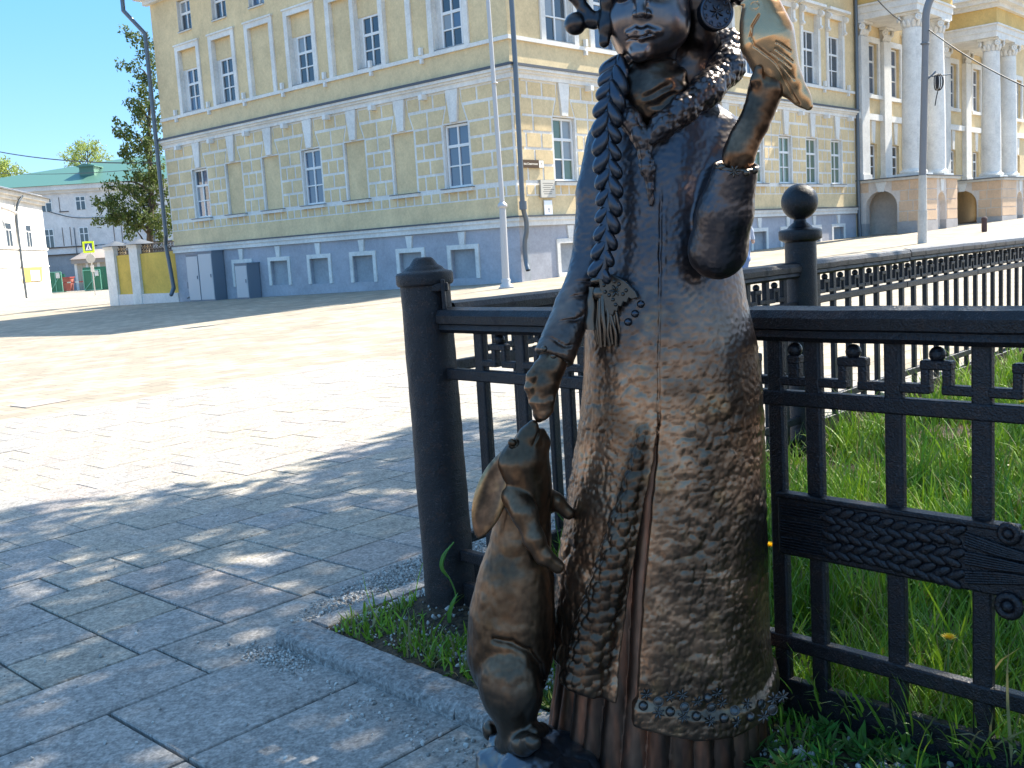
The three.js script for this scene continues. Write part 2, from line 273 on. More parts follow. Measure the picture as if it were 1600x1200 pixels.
{
  const r = rngOf(5), base = [0, 1, 2].map((k) => { const g = new THREE.IcosahedronGeometry(1, 1), p = g.attributes.position; for (let i = 0; i < p.count; i++) { const v = V().fromBufferAttribute(p, i), s = 1 + 0.35 * N3(v.x * 1.3 + k * 7, v.y * 1.3, v.z * 1.3); p.setXYZ(i, v.x * s, v.y * s * 0.6, v.z * s * 0.8); } g.computeVertexNormals(); return g; });
  const spots = [];
  const heap = (s, t, rs, rt, n, size, h) => { for (let i = 0; i < n; i++) { const a = r() * 6.283, q = Math.sqrt(-Math.log(1 - r() * 0.95)) * 0.62, p = bedXZ(s + Math.cos(a) * q * rs, t + Math.sin(a) * q * rt), onBed = (() => { const v = p.clone().sub(KO), ss = v.dot(dB), tt = v.dot(dA); return ss > 0.12 && tt > 0.14; })(); spots.push([p.x, (onBed ? bedY(p.x, p.z) : groundY(p.x, p.z) + 0.002) + h * Math.exp(-q * q * 2) * r(), p.z, size * (0.4 + r() * r() * 1.3)]); } };
  heap(-0.12, 1.0, 0.2, 0.8, 7500, 0.0052, 0.02); heap(0.16, 0.9, 0.12, 0.8, 3000, 0.0055, 0.01); heap(0.1, -0.06, 0.22, 0.08, 700, 0.0048, 0.006); heap(1.1, 0.28, 0.9, 0.14, 1500, 0.007, 0.004); heap(2.3, 0.12, 0.8, 0.2, 900, 0.008, 0.004); heap(1, -0.1, 1.2, 0.1, 260, 0.006, 0); heap(0.2, -1.2, 1.6, 1.1, 170, 0.007, 0); heap(-1.4, 0.2, 1.2, 1.4, 80, 0.006, 0); heap(2.6, 0.35, 0.8, 0.25, 1500, 0.01, 0); heap(0.45, 0.75, 0.2, 0.35, 900, 0.008, 0.01);
  const m = new THREE.InstancedMesh(base[0], std({ color: rgb(1, 1, 1), roughness: 0.95 }), spots.length), o = new THREE.Object3D();
  spots.forEach(([x, y, z, s], i) => { o.position.set(x, y + s * 0.3, z); o.rotation.set(r() * 6, r() * 6, r() * 6); o.scale.setScalar(s); o.updateMatrix(); m.setMatrixAt(i, o.matrix); const k = 0.2 + 0.36 * r() + (r() < 0.1 ? 0.08 : 0); m.setColorAt(i, rgb(k, k * 0.95, k * 0.88)); });
  m.castShadow = m.receiveShadow = true; tag(m, 'gravel', 'scattered grey gravel along the kerb and round the post', 'gravel', null, 'stuff');
}

// ------------------------------------------------------------------ the large yellow building
const AZ = 0.73766, CX = 0.57, CZ = -35.995, THR = Math.PI / 2 - AZ, THL = -AZ;
const DR = V(Math.sin(AZ), 0, -Math.cos(AZ)), OUTR = V(Math.cos(AZ), 0, Math.sin(AZ)), OUTL = DR.clone().negate();
const yv = (v) => v + EYE;
const hall = thing('town_hall', 'large yellow building with white trim, rustic blockwork and grey plinth behind the square', 'building', V(CX, 0, CZ));
const hp = (side, name, geo, mat, label) => { const m = part(hall, name, geo, mat, label); m.rotation.y = side === 'L' ? THL : THR; return m; };
const sub = (parent, name, geo, mat) => part(parent, name, geo, mat);
const rB = rngOf(404);
const yellows = [M.yellow, M.yellowB, M.yellowC];
const panes = [M.glassA, M.glassB, M.glassA, M.glassC, M.glassD];
// a window: frame bars are the part, panes and sill its sub-parts
function windowAt(side, x0, x1, y0, y1, z, cols, rows, opt = {}) {
  const f = [], t = opt.t || 0.08, w = x1 - x0, h = y1 - y0, p = [];
  f.push(span(x0, x0 + t, y0, y1, z, z + 0.09), span(x1 - t, x1, y0, y1, z, z + 0.09), span(x0 + t, x1 - t, y0, y0 + t, z, z + 0.09), span(x0 + t, x1 - t, y1 - t, y1, z, z + 0.09));
  let acc = y0 + t; const inner = h - 2 * t, tot = rows.reduce((a, b) => a + b, 0);
  rows.forEach((q, i) => {
    const a = acc, b = acc + inner * q / tot, last = i === rows.length - 1; acc = b;
    const bt = i === rows.length - 2 ? 0.05 : 0.025;
    if (!last) f.push(span(x0 + t, x1 - t, b - bt, b + bt, z + 0.01, z + 0.08));
    for (let c = 0; c < cols; c++) {
      const l = x0 + t + (w - 2 * t) * c / cols, r = x0 + t + (w - 2 * t) * (c + 1) / cols, lo = a + (i ? (i === rows.length - 1 ? 0.05 : 0.025) : 0), hi = b - (last ? 0 : bt);
      if (c) f.push(span(l - 0.035, l + 0.035, lo, hi, z + 0.01, z + 0.08));
      p.push(span(l + (c ? 0.035 : 0), r - (c < cols - 1 ? 0.035 : 0), lo, hi, z + 0.02, z + 0.035));
    }
  });
  const m = hp(side, 'window', f, M.sash), k = opt.glass ?? Math.floor(rB() * 3);
  if (opt.merge) sub(m, 'pane', p, panes[k]); else p.forEach((q, i) => sub(m, 'pane', q, panes[rB() < 0.14 ? 4 : opt.glass === 3 ? (rB() < 0.7 ? 3 : 0) : (k + (rB() < 0.3 ? 1 : 0)) % 3]));
  return m;
}
const restBlocks = [];
function block(side, geo, keep = true) { if (keep) hp(side, 'rusticated_block', geo, yellows[Math.floor(rB() * 3)]); else restBlocks.push(geo.rotateY(side === 'L' ? THL : THR)); }
const BZ0 = 0.0, BZ1 = 0.016, G = 0.05;                               // joints painted white, blocks 16 mm proud
const rb = (x0, x1, v0, v1) => span(Math.min(x0, x1) + G, Math.max(x0, x1) - G, yv(v0) + G, yv(v1) - G, BZ0, BZ1);
function facade(side, len, bays, o) {
  const sg = side === 'L' ? -1 : 1, X = (u) => sg * u, xa = side === 'L' ? -len : 0.5, xb = side === 'L' ? 0 : len, e = side === 'L' ? 1 : 0;
  const win = o.win, hl = 0.62, first = side === 'R' ? 0 : 0;
  const ext = (p) => (side === 'L' ? [-len, p] : [0, len]);            // trim runs round the corner: the left wing's piece covers it
  const niche = (u) => rect(X(u) - 0.62, X(u) + 0.62, yv(-1.0), yv(0.05));
  // plinth
  hp(side, 'plinth', poly(rect(xa, xb, -1.6, yv(0.72)), -0.14, 0, bays.filter((u) => !o.noNiche(u)).map(niche)), M.plinth);
  hp(side, 'plinth', span(xa, xb, -1.6, yv(0.72), -0.5, -0.14), M.plinthNiche);
  for (const u of bays) if (!o.noNiche(u)) {
    const c = X(u);
    hp(side, 'niche_frame', [span(c - 0.8, c + 0.8, yv(0.05), yv(0.22), 0, 0.05), span(c - 0.8, c - 0.62, yv(-1.0), yv(0.05), 0, 0.05), span(c + 0.62, c + 0.8, yv(-1.0), yv(0.05), 0, 0.05), ...(side === 'R' ? [span(c - 0.8, c + 0.8, yv(-1.15), yv(-1.0), 0, 0.07)] : [])], M.white);
    hp(side, 'keystone', poly([[c - 0.12, yv(0.225)], [c + 0.12, yv(0.225)], [c + 0.18, yv(0.68)], [c - 0.18, yv(0.68)]], 0, 0.06), M.white);
  }
  // belts
  let [a, b] = ext(0.1); hp(side, 'plinth_moulding', [span(a, b, yv(0.72), yv(0.9), side === 'L' ? 0 : 0, 0.1), ...[ext(0.15)].map(([p, q]) => span(p, q, yv(0.9), yv(1.02), 0, 0.15))], M.white);
  [a, b] = ext(0.19); hp(side, 'flashing', span(a, b, yv(1.022), yv(1.075), 0, 0.19), M.flashing);
  hp(side, 'wall', span(xa, xb, yv(0.72), yv(1.75), -0.5, 0), M.yellow);
  // storey of blockwork: the joints are the white wall seen between the blocks
  const open = (u) => rect(X(u) - hl, X(u) + hl, yv(2.24), yv(4.5));
  hp(side, 'wall', poly(rect(xa, xb, yv(1.75), yv(6.1)), -0.3, 0, bays.map(open)), M.white);
  hp(side, 'wall', span(xa, xb, yv(1.75), yv(6.1), -0.5, -0.3), M.yellow);
  const first0 = side === 'L' ? 0.02 : 0.02, last0 = len - 0.05, keepOf = o.keep;
  const edges = [first0 - 0, ...bays.map((u) => u), last0];
  for (let k = 0; k <= bays.length; k++) {
    const l = k === 0 ? first0 : bays[k - 1] + hl + 0.06, r = k === bays.length ? last0 : bays[k] - hl - 0.06, w = r - l, mid = (l + r) / 2, kp = keepOf(mid);
    if (w < 0.2) continue;
    for (let c = 0; c < 4; c++) {
      const v0 = 2.24 + c * 0.565, v1 = v0 + 0.565, cuts = c % 2 ? [0, 0.5, 1] : [0, 0.3, 0.7, 1], n = w > 2.4 ? cuts.concat() : cuts;
      for (let i = 0; i < n.length - 1; i++) block(side, rb(X(l + w * n[i]), X(l + w * n[i + 1]), v0, v1), kp);
    }
    // splayed course and the one above it
    const ml = k === 0 ? first0 : bays[k - 1] + 0.2, mr = k === bays.length ? last0 : bays[k] - 0.2;
    const tr = (pts) => poly(side === 'L' ? pts.map(([u, v]) => [X(u), yv(v)]).reverse() : pts.map(([u, v]) => [X(u), yv(v)]), BZ0, BZ1);
    const kl = k === 0 ? first0 : bays[k - 1] + 0.62, kr = k === bays.length ? last0 : bays[k] - 0.62, sl = k === 0 ? first0 : kl - 0.18, sr = k === bays.length ? last0 : kr + 0.18;
    block(side, tr([[kl + G, 4.54], [mid - G, 4.54], [mid - G, 5.06], [sl + G, 5.06]]), kp);
    block(side, tr([[mid + G, 4.54], [kr - G, 4.54], [sr - G, 5.06], [mid + G, 5.06]]), kp);
    const tl = k === 0 ? first0 : bays[k - 1] + 0.36, trr = k === bays.length ? last0 : bays[k] - 0.36, q = (trr - tl) / 3;
    for (let i = 0; i < 3; i++) block(side, rb(X(tl + q * i), X(tl + q * (i + 1)), 5.13, 5.66), kp);
    // wedges beside the keystone
    if (k > 0) block(side, tr([[bays[k - 1] + 0.2, 4.56], [kl - 0.04, 4.56], [sl - 0.05, 5.09], [tl - 0.04, 5.62], [bays[k - 1] + 0.32, 5.62]]), kp);
    if (k < bays.length) block(side, tr([[kr + 0.04, 4.56], [bays[k] - 0.2, 4.56], [bays[k] - 0.32, 5.62], [trr + 0.04, 5.62], [sr + 0.05, 5.09]]), kp);
  }
  { // course under the sills
    const n = Math.round((last0 - first0) / 0.47), w = (last0 - first0) / n;
    for (let i = 0; i < n; i++) block(side, rb(X(first0 + i * w), X(first0 + (i + 1) * w), 1.75, 2.16), o.keep(first0 + i * w));
  }
  bays.forEach((u, i) => {
    const c = X(u);
    hp(side, 'keystone', poly([[c - 0.17, yv(4.55)], [c + 0.17, yv(4.55)], [c + 0.3, yv(5.68)], [c - 0.3, yv(5.68)]], 0, 0.09), M.white);
    const sill = hp(side, 'sill', [span(c - 0.76, c + 0.76, yv(2.1), yv(2.22), 0, 0.16)], M.white); sub(sill, 'sill_cap', span(c - 0.78, c + 0.78, yv(2.222), yv(2.245), 0.0, 0.19), M.flashing);
    if (win[i]) { windowAt(side, c - 0.6, c + 0.6, yv(2.26), yv(4.48), -0.2, 2, [1, 1, 0.95], { glass: side === 'R' ? 3 : undefined, merge: side === 'R' && u > 12 }); }
    else hp(side, 'blind_panel', span(c - 0.6, c + 0.6, yv(2.24), yv(4.5), -0.29, -0.1), M.yellow);
  });
  // string course between the storeys
  [a, b] = ext(0.1); hp(side, 'string_course', [span(a, b, yv(5.69), yv(5.86), 0, 0.1), ...[[0.17, 5.86, 5.95], [0.26, 5.95, 6.05]].map(([p, v0, v1]) => span(...ext(p), yv(v0), yv(v1), 0, p))], M.white);
  hp(side, 'flashing', [span(...ext(0.3), yv(6.052), yv(6.14), 0, 0.3)], M.flashing);
  for (let k = 0; k < bays.length; k++) { const u = (bays[k] + (bays[k + 1] ?? bays[k] + 2.8)) / 2; if (u > len) break;
    hp(side, 'floodlight', [span(X(u) - 0.09, X(u) + 0.09, yv(5.5), yv(5.685), 0.002, 0.3)], M.sash);
    hp(side, 'floodlight', span(X(u) - 0.06, X(u) + 0.06, yv(7.085), yv(7.34), 0.02, 0.16), M.sash); hp(side, 'floodlight', span(X(u) - 0.05, X(u) + 0.05, yv(6.78), yv(6.945), 0.002, 0.14), M.sash); }
  // upper storeys
  const ups = o.upper, holes = [];
  for (const w of ups) for (const q of w.holes) holes.push(rect(X(q[0]) < X(q[1]) ? X(q[0]) : X(q[1]), X(q[0]) < X(q[1]) ? X(q[1]) : X(q[0]), yv(q[2]), yv(q[3])));
  for (const u of o.third) holes.push(rect(X(u) - 0.56, X(u) + 0.56, yv(10.7), yv(12.1)));
  hp(side, 'wall', poly(rect(xa, xb, yv(6.1), yv(13.2)), -0.3, 0, holes), M.yellow);
  hp(side, 'wall', span(xa, xb, yv(6.1), yv(13.2), -0.5, -0.3), M.yellow);
  hp(side, 'sill_course', [span(...ext(0.08), yv(6.95), yv(7.08), 0, 0.08)], M.white);
  for (const w of ups) {
    for (const [u0, u1, v0, v1, kind, s0, s1, sv] of w.holes) {
      const l = Math.min(X(u0), X(u1)), r = Math.max(X(u0), X(u1));
      hp(side, 'reveal', [span(l, l + 0.02, yv(v0), yv(v1), -0.28, -0.003), span(r - 0.02, r, yv(v0), yv(v1), -0.28, -0.003)], M.white);
      if (kind === 'win') {
        hp(side, 'blind_panel', span(l + 0.02, r - 0.02, yv(sv), yv(v1), -0.29, -0.14), M.yellow);
        const a0 = Math.min(X(s0), X(s1)), a1 = Math.max(X(s0), X(s1));
        hp(side, 'reveal', [span(l + 0.02, a0, yv(v0), yv(sv), -0.29, -0.16), span(a1, r - 0.02, yv(v0), yv(sv), -0.29, -0.16)], M.whiteWorn);
        windowAt(side, a0, a1, yv(v0 + 0.03), yv(sv), -0.26, 2, [1, 1, 1.05], { merge: side === 'R' && u0 > 12 });
        sub(hp(side, 'sill', span(l + 0.02, r - 0.02, yv(v0 - 0.02), yv(v0 + 0.025), -0.14, 0.05), M.whiteWorn), 'sill_cap', span(l + 0.03, r - 0.03, yv(v0 + 0.026), yv(v0 + 0.04), -0.13, 0.06), M.flashing);
      } else hp(side, 'blind_panel', span(l + 0.02, r - 0.02, yv(v0), yv(v1), -0.29, -0.1), M.yellow);
    }
    const [u0, u1, v0, v1] = w.frame, l = Math.min(X(u0), X(u1)), r = Math.max(X(u0), X(u1)), t = 0.24, hs = w.holes.map((q) => [Math.min(X(q[0]), X(q[1])), Math.max(X(q[0]), X(q[1]))]).sort((p, q) => p[0] - q[0]);
    const ym = yv(w.holes[0][3]), fr = [span(l, r, ym, yv(v1), 0, 0.07), span(l, hs[0][0], yv(v0), ym, 0, 0.07), span(hs[hs.length - 1][1], r, yv(v0), ym, 0, 0.07), span(l - 0.03, r + 0.03, yv(v1), yv(v1) + 0.07, 0, 0.12)];
    for (let i = 0; i < hs.length - 1; i++) fr.push(span(hs[i][1], hs[i + 1][0], yv(v0), ym, 0, 0.07));
    if (w.hood) {
      fr.push(span(l - 0.15, r + 0.15, yv(v1) + 0.072, yv(v1) + 0.2, 0, 0.38));
      for (const x of [l + 0.1, r - 0.1]) { fr.push(new THREE.CylinderGeometry(0.16, 0.16, 0.22, 12).rotateZ(Math.PI / 2).translate(x, yv(v1) - 0.2, 0.17), new THREE.CylinderGeometry(0.1, 0.1, 0.22, 12).rotateZ(Math.PI / 2).translate(x, yv(v1) - 0.85, 0.13), span(x - 0.1, x + 0.1, yv(v1) - 0.85, yv(v1) - 0.2, 0.07, 0.16)); }
    }
    hp(side, 'window_surround', fr.map((g) => metric(g)), M.white);
  }
  for (const u of o.third) { const c = X(u); hp(side, 'reveal', [span(c - 0.56, c - 0.54, yv(10.7), yv(12.1), -0.28, -0.003), span(c + 0.54, c + 0.56, yv(10.7), yv(12.1), -0.28, -0.003)], M.whiteWorn); windowAt(side, c - 0.53, c + 0.53, yv(10.72), yv(12.08), -0.24, 2, [1, 0.7]); sub(hp(side, 'sill', span(c - 0.53, c + 0.53, yv(10.66), yv(10.71), -0.16, 0.08), M.whiteWorn), 'sill_cap', span(c - 0.53, c + 0.53, yv(10.711), yv(10.73), -0.16, 0.09), M.flashing); }
  // cornice
  hp(side, 'cornice', [[0.25, 12.35, 12.6], [0.55, 12.6, 12.85], [0.9, 12.85, 13.12]].map(([p, v0, v1]) => { const [q, w] = ext(p); return span(side === 'L' ? q - p : q, w, yv(v0), yv(v1), side === 'L' ? 0 : 0, p); }), M.white);
}
const B0 = 2.75, BS = 2.8, bayU = (k) => B0 + BS * k;
const bL = [0, 1, 2, 3, 4, 5, 6].map(bayU), bR = [0, 1, 2, 3, 4, 5, 6, 7, 8].map(bayU);
const wUp = (c, kind) => ({ frame: [c - 1.0, c + 1.0, 7.08, 10.12], holes: [[c - 0.76, c + 0.76, 7.1, 9.9, kind, c - 0.52, c + 0.52, 9.05]] });
facade('L', 22.4, bL, {
  win: [true, false, false, true, false, false, true], noNiche: () => false, keep: () => true, third: [bayU(6), bayU(5), bayU(4)],
  upper: [wUp(bayU(6), 'win'), wUp(bayU(5), 'win'), wUp(bayU(4), 'blind'), wUp(bayU(3), 'win'), wUp(bayU(0), 'win'),
    { frame: [4.6, 9.45, 7.08, 10.12], holes: [[4.86, 6.1, 7.1, 9.9, 'blind'], [6.34, 7.74, 7.1, 9.9, 'win', 6.52, 7.54, 9.05], [7.96, 9.2, 7.1, 9.9, 'blind']] }],
});
const wR = (c) => ({ hood: true, frame: [c - 1.05, c + 1.05, 7.08, 10.75], holes: [[c - 0.8, c + 0.8, 7.1, 10.5, 'win', c - 0.72, c + 0.72, 9.7]] });
facade('R', 27.4, bR, { win: bR.map(() => true), noNiche: () => false, keep: (u) => u < 5, third: [], upper: bR.map(wR) });
{ const m = part(hall, 'rusticated_block', restBlocks, M.yellow); m.userData.kind = 'stuff'; }
hp('R', 'rear_wall', [span(0.5, 70, -1.6, yv(13.2), -22.37, -0.5)], M.yellow);
hp('R', 'roof', [(() => { const g = new THREE.CylinderGeometry(2, 15.2, 4.2, 4, 1).rotateY(Math.PI / 4); g.scale(1, 1, 1).translate(0, 2.1, 0); g.scale(3.32, 1, 1.06); return metric(g.translate(35, yv(13.13), -11.2)); })()], M.roofGreen);
// downpipes
const pipeL = (pts, r = 0.075) => metric(tube(pts, r, pts.length * 8, 8));
hp('L', 'downpipe', [...[[-23.15, 12.9, 0.95], [-23.15, 12.15, 0.95], [-22.48, 11.05, 0.34], [-22.48, 1.6, 0.34], [-22.66, 1.15, 0.3], [-22.6, 0.3, 0.24], [-22.5, -0.95, 0.2], [-22.4, -1.25, 0.42]].flatMap(([x, v, z], i, l) => i ? [bar(V(l[i - 1][0], yv(l[i - 1][1]), l[i - 1][2]), V(x, yv(v), z), 0.1, 0.1, 10), new THREE.SphereGeometry(0.102, 10, 8).translate(x, yv(v), z)] : []).map((g) => metric(g)), metric(new THREE.CylinderGeometry(0.24, 0.12, 0.4, 12).translate(-23.1, yv(12.85), 0.95))], M.pipe);
hp('R', 'downpipe', [pipeL([V(-0.12, yv(12.6), 0.36), V(-0.12, yv(9), 0.36), V(-0.12, yv(6), 0.36), V(-0.12, yv(3), 0.34), V(-0.12, yv(1.45), 0.33), V(-0.05, yv(1.2), 0.3), V(0.05, yv(0.9), 0.3), V(0.08, yv(0.5), 0.26), V(0.08, yv(0.2), 0.16), V(0.08, yv(-0.5), 0.16), V(0.0, yv(-0.8), 0.3)], 0.085), metric(new THREE.CylinderGeometry(0.13, 0.13, 0.28, 10).translate(-0.12, yv(1.4), 0.34))], M.pipe);
hp('R', 'downpipe', [pipeL([V(27.45, yv(12.6), 0.15), V(27.45, yv(6.6), 0.15), V(27.45, yv(0.2), 0.15), V(27.45, yv(-0.9), 0.2)], 0.1)], M.pipe);

// portico bays: arcaded bases, paired columns, entablatures, the wall behind them
function base(u0, u1, out, closed) {
  const yt = yv(2.28), yb = -1.2, aw0 = 0.45, aw1 = 2.15, sp = yv(0.95), yp = yv(0.12), arc = (x0, x1, y0) => { const c = (x0 + x1) / 2, r = (x1 - x0) / 2, p = []; for (let k = 0; k <= 14; k++) p.push([c - r * Math.cos(Math.PI * k / 14), y0 + r * Math.sin(Math.PI * k / 14)]); return p; };
  const turn = (g) => metric(g.rotateY(-Math.PI / 2));                 // profile across the facade: x of the shape becomes the way out
  for (const u of [u0, u1 - 0.5]) {
    const up = [[0.02, yp], [0.02, yt], [out, yt], [out, yp], [aw1, yp], ...arc(aw0, aw1, sp).reverse(), [aw0, yp]];
    hp('R', 'portico_base', turn(poly(up, -u - 0.5, -u)), M.cream);
    hp('R', 'portico_plinth', [span(u - 0.02, u + 0.52, yb, yp, 0.02, aw0), span(u - 0.02, u + 0.52, yb, yp, aw1, out + 0.03)], M.plinthPale);
  }
  // front wall with its niche
  const c = (u0 + u1) / 2;
  hp('R', 'portico_base', poly([[u0 + 0.5, yp], [c - 0.62, yp], ...arc(c - 0.62, c + 0.62, sp), [c + 0.62, yp], [u1 - 0.5, yp], [u1 - 0.5, yt], [u0 + 0.5, yt]], out - 0.3, out), M.cream);
  hp('R', 'portico_base', span(u0 + 0.5, u1 - 0.5, yb, yt, out - 0.5, out - 0.3), M.cream);
  hp('R', 'portico_plinth', [span(u0 + 0.52, c - 0.62, yb, yp, out - 0.3, out + 0.03), span(c + 0.62, u1 - 0.52, yb, yp, out - 0.3, out + 0.03)], M.plinthPale);
  if (closed) hp('R', 'portico_base', span(u0 + 1.3, u0 + 1.5, yb, yt, 0.02, out - 0.5), M.cream);
  hp('R', 'terrace', [span(u0 - 0.15, u1 + 0.15, yt, yt + 0.12, 0.0, out + 0.15)], M.whiteWorn);
  hp('R', 'flashing', [span(u0 - 0.25, u1 + 0.25, yt + 0.121, yt + 0.17, 0.0, out + 0.25)], M.flashing);
  // salmon blocks on the side and front
  const h = (yt - yp) / 4, side = (o0, o1, y0, y1) => hp('R', 'rusticated_block', span(u0 - 0.03, u0, y0 + 0.03, y1 - 0.03, o0 + 0.03, o1 - 0.03), M.salmon), front = (a, b, y0, y1) => hp('R', 'rusticated_block', span(a + 0.03, b - 0.03, y0 + 0.03, y1 - 0.03, out, out + 0.03), M.salmon);
  for (let k = 0; k < 4; k++) {
    const y0 = yp + k * h, y1 = y0 + h, l = k < 2 ? aw1 + 0.08 : k === 2 ? aw1 + 0.14 : aw1 - 0.3, m = l + (out - l) * (k % 2 ? 0.55 : 0.35);
    side(l, m, y0, y1); side(m, out, y0, y1);
    if (k === 3) side(0.05, aw0 + 0.2, y0, y1); 
    front(u0, c - 0.72, y0, y1); front(c + 0.72, u1, y0, y1);
  }
  hp('R', 'keystone', turn(poly([[1.15, yv(1.75)], [1.45, yv(1.75)], [1.6, yt - 0.02], [1.0, yt - 0.02]], -u0, -u0 + 0.06)), M.white);
  hp('R', 'keystone', poly([[c - 0.16, yv(1.62)], [c + 0.16, yv(1.62)], [c + 0.28, yt - 0.02], [c - 0.28, yt - 0.02]], out, out + 0.06), M.white);
}
base(27.62, 32.3, 3.6, true); base(40.0, 47.0, 3.6, false);
function capital(x, y, z, r, flat) {
  const g = [span(x - r * 1.25, x + r * 1.25, y + 0.62, y + 0.74, z - (flat ? 0.1 : r * 1.25), z + (flat ? 0.35 : r * 1.25))];
  for (const sx of [-1, 1]) for (const sz of flat ? [1] : [-1, 1]) { const a = new THREE.TorusGeometry(0.13, 0.06, 8, 14).rotateY(sx * sz * Math.PI / 4).translate(x + sx * r * 1.02, y + 0.45, z + (flat ? 0.2 : sz * r * 1.02)); g.push(metric(a), metric(new THREE.SphereGeometry(0.09, 8, 6).translate(x + sx * r * 1.02, y + 0.45, z + (flat ? 0.2 : sz * r * 1.02)))); }
  for (let k = 0; k < (flat ? 5 : 12); k++) { const a = flat ? -1.2 + k * 0.6 : k / 12 * 6.283, s = flat ? 0.16 : r * 0.98, cx = flat ? x + (k - 2) * r * 0.42 : x + Math.sin(a) * s, cz = flat ? z + 0.12 : z + Math.cos(a) * s; const l = new THREE.SphereGeometry(1, 8, 8).scale(0.11, 0.22, 0.07).rotateX(0.35).rotateY(flat ? 0 : a).translate(cx, y + 0.2, cz); g.push(metric(l)); }
  g.push(metric(new THREE.CylinderGeometry(r * 1.05, r * 0.86, 0.62, 20).translate(x, y + 0.31, flat ? z - r * 0.75 : z)));
  return g;
}
for (const [u, o] of [[28.45, 2.7], [31.55, 2.7], [40.95, 2.7], [44.1, 2.7]]) {
  const y0 = yv(2.46), y1 = yv(9.95), r = 0.56, pr = []; for (let k = 0; k <= 20; k++) { const t = k / 20; pr.push(new THREE.Vector2(r * (1 - 0.16 * Math.pow(t, 1.8)), lerp(y0 + 0.32, y1, t))); }
  const c = hp('R', 'column', metric(new THREE.LatheGeometry(pr, 36).translate(u, 0, o)), M.white);
  sub(c, 'column_base', [span(u - 0.74, u + 0.74, y0 - 0.02, y0 + 0.12, o - 0.74, o + 0.74), metric(new THREE.TorusGeometry(0.6, 0.1, 8, 28).rotateX(Math.PI / 2).translate(u, y0 + 0.2, o)), metric(new THREE.CylinderGeometry(0.57, 0.62, 0.14, 28).translate(u, y0 + 0.31, o))], M.white);
  sub(c, 'capital', capital(u, y1, o, 0.5, false), M.white);
}
for (const [u0, u1] of [[27.62, 32.6], [40.0, 47.2]]) {
  hp('R', 'architrave', [span(u0, u1, yv(10.7), yv(11.02), 0.02, 3.28), span(u0 - 0.05, u1 + 0.05, yv(11.02), yv(11.36), 0.02, 3.33), span(u0 - 0.14, u1 + 0.14, yv(11.36), yv(11.46), 0.02, 3.42)], M.white);
  hp('R', 'frieze', span(u0 - 0.02, u1 + 0.02, yv(11.461), yv(12.35), 0.02, 3.3), M.yellowDeep);
  hp('R', 'cornice', [span(u0 - 0.25, u1 + 0.25, yv(12.351), yv(12.6), 0.92, 3.55), span(u0 - 0.6, u1 + 0.6, yv(12.6), yv(12.85), 0.92, 3.9), span(u0 - 0.9, u1 + 0.9, yv(12.85), yv(13.05), 0.92, 4.2)], M.white);
}
{ // the wall behind the columns
  const ua = 27.4, ub = 70, winU = [29.65, 32.75, 35.85, 38.95, 42.05, 46.4, 49.4, 52.4, 55.4], pil = [28.2, 31.2, 34.3, 37.4, 40.5, 44.3, 47.9], holes = [];
  for (const u of winU) holes.push(rect(u - 0.6, u + 0.6, yv(2.55), yv(4.45)), rect(u - 0.72, u + 0.72, yv(7.1), yv(9.8)));
  hp('R', 'wall', poly(rect(ua, ub, -1.2, yv(13.2)), -0.3, 0.02, holes), M.yellow);
  hp('R', 'wall', span(ua, ub, -1.2, yv(13.2), -0.5, -0.3), M.yellow);
  hp('R', 'string_course', [span(ua, ub, yv(5.69), yv(6.02), 0.02, 0.2)], M.white);
  hp('R', 'cornice', [span(ua, ub, yv(12.35), yv(12.6), 0.02, 0.35), span(ua, ub, yv(12.6), yv(13.1), 0.02, 0.9)], M.white);
  for (const u of winU) {
    windowAt('R', u - 0.6, u + 0.6, yv(2.57), yv(4.43), -0.22, 2, [1, 1, 0.9], { merge: true, glass: 0 }); windowAt('R', u - 0.7, u + 0.7, yv(7.12), yv(9.78), -0.22, 2, [1, 1, 1], { merge: true, glass: 1 });
    hp('R', 'window_surround', [span(u - 0.98, u + 0.98, yv(9.8), yv(10.1), 0.02, 0.12), span(u - 0.98, u - 0.72, yv(7.05), yv(9.8), 0.02, 0.12), span(u + 0.72, u + 0.98, yv(7.05), yv(9.8), 0.02, 0.12), span(u - 1.05, u + 1.05, yv(6.85), yv(7.05), 0.02, 0.2)], M.white);
    hp('R', 'keystone', poly([[u - 0.15, yv(4.5)], [u + 0.15, yv(4.5)], [u + 0.28, yv(5.68)], [u - 0.28, yv(5.68)]], 0.02, 0.1), M.white);
  }
  for (const u of pil) { const p = hp('R', 'pilaster', [span(u - 0.48, u + 0.48, yv(2.46), yv(9.95), 0.02, 0.3), span(u - 0.56, u + 0.56, yv(2.46), yv(2.75), 0.02, 0.36)], M.white); sub(p, 'capital', capital(u, yv(9.95), 0.15, 0.46, true), M.white); }
}
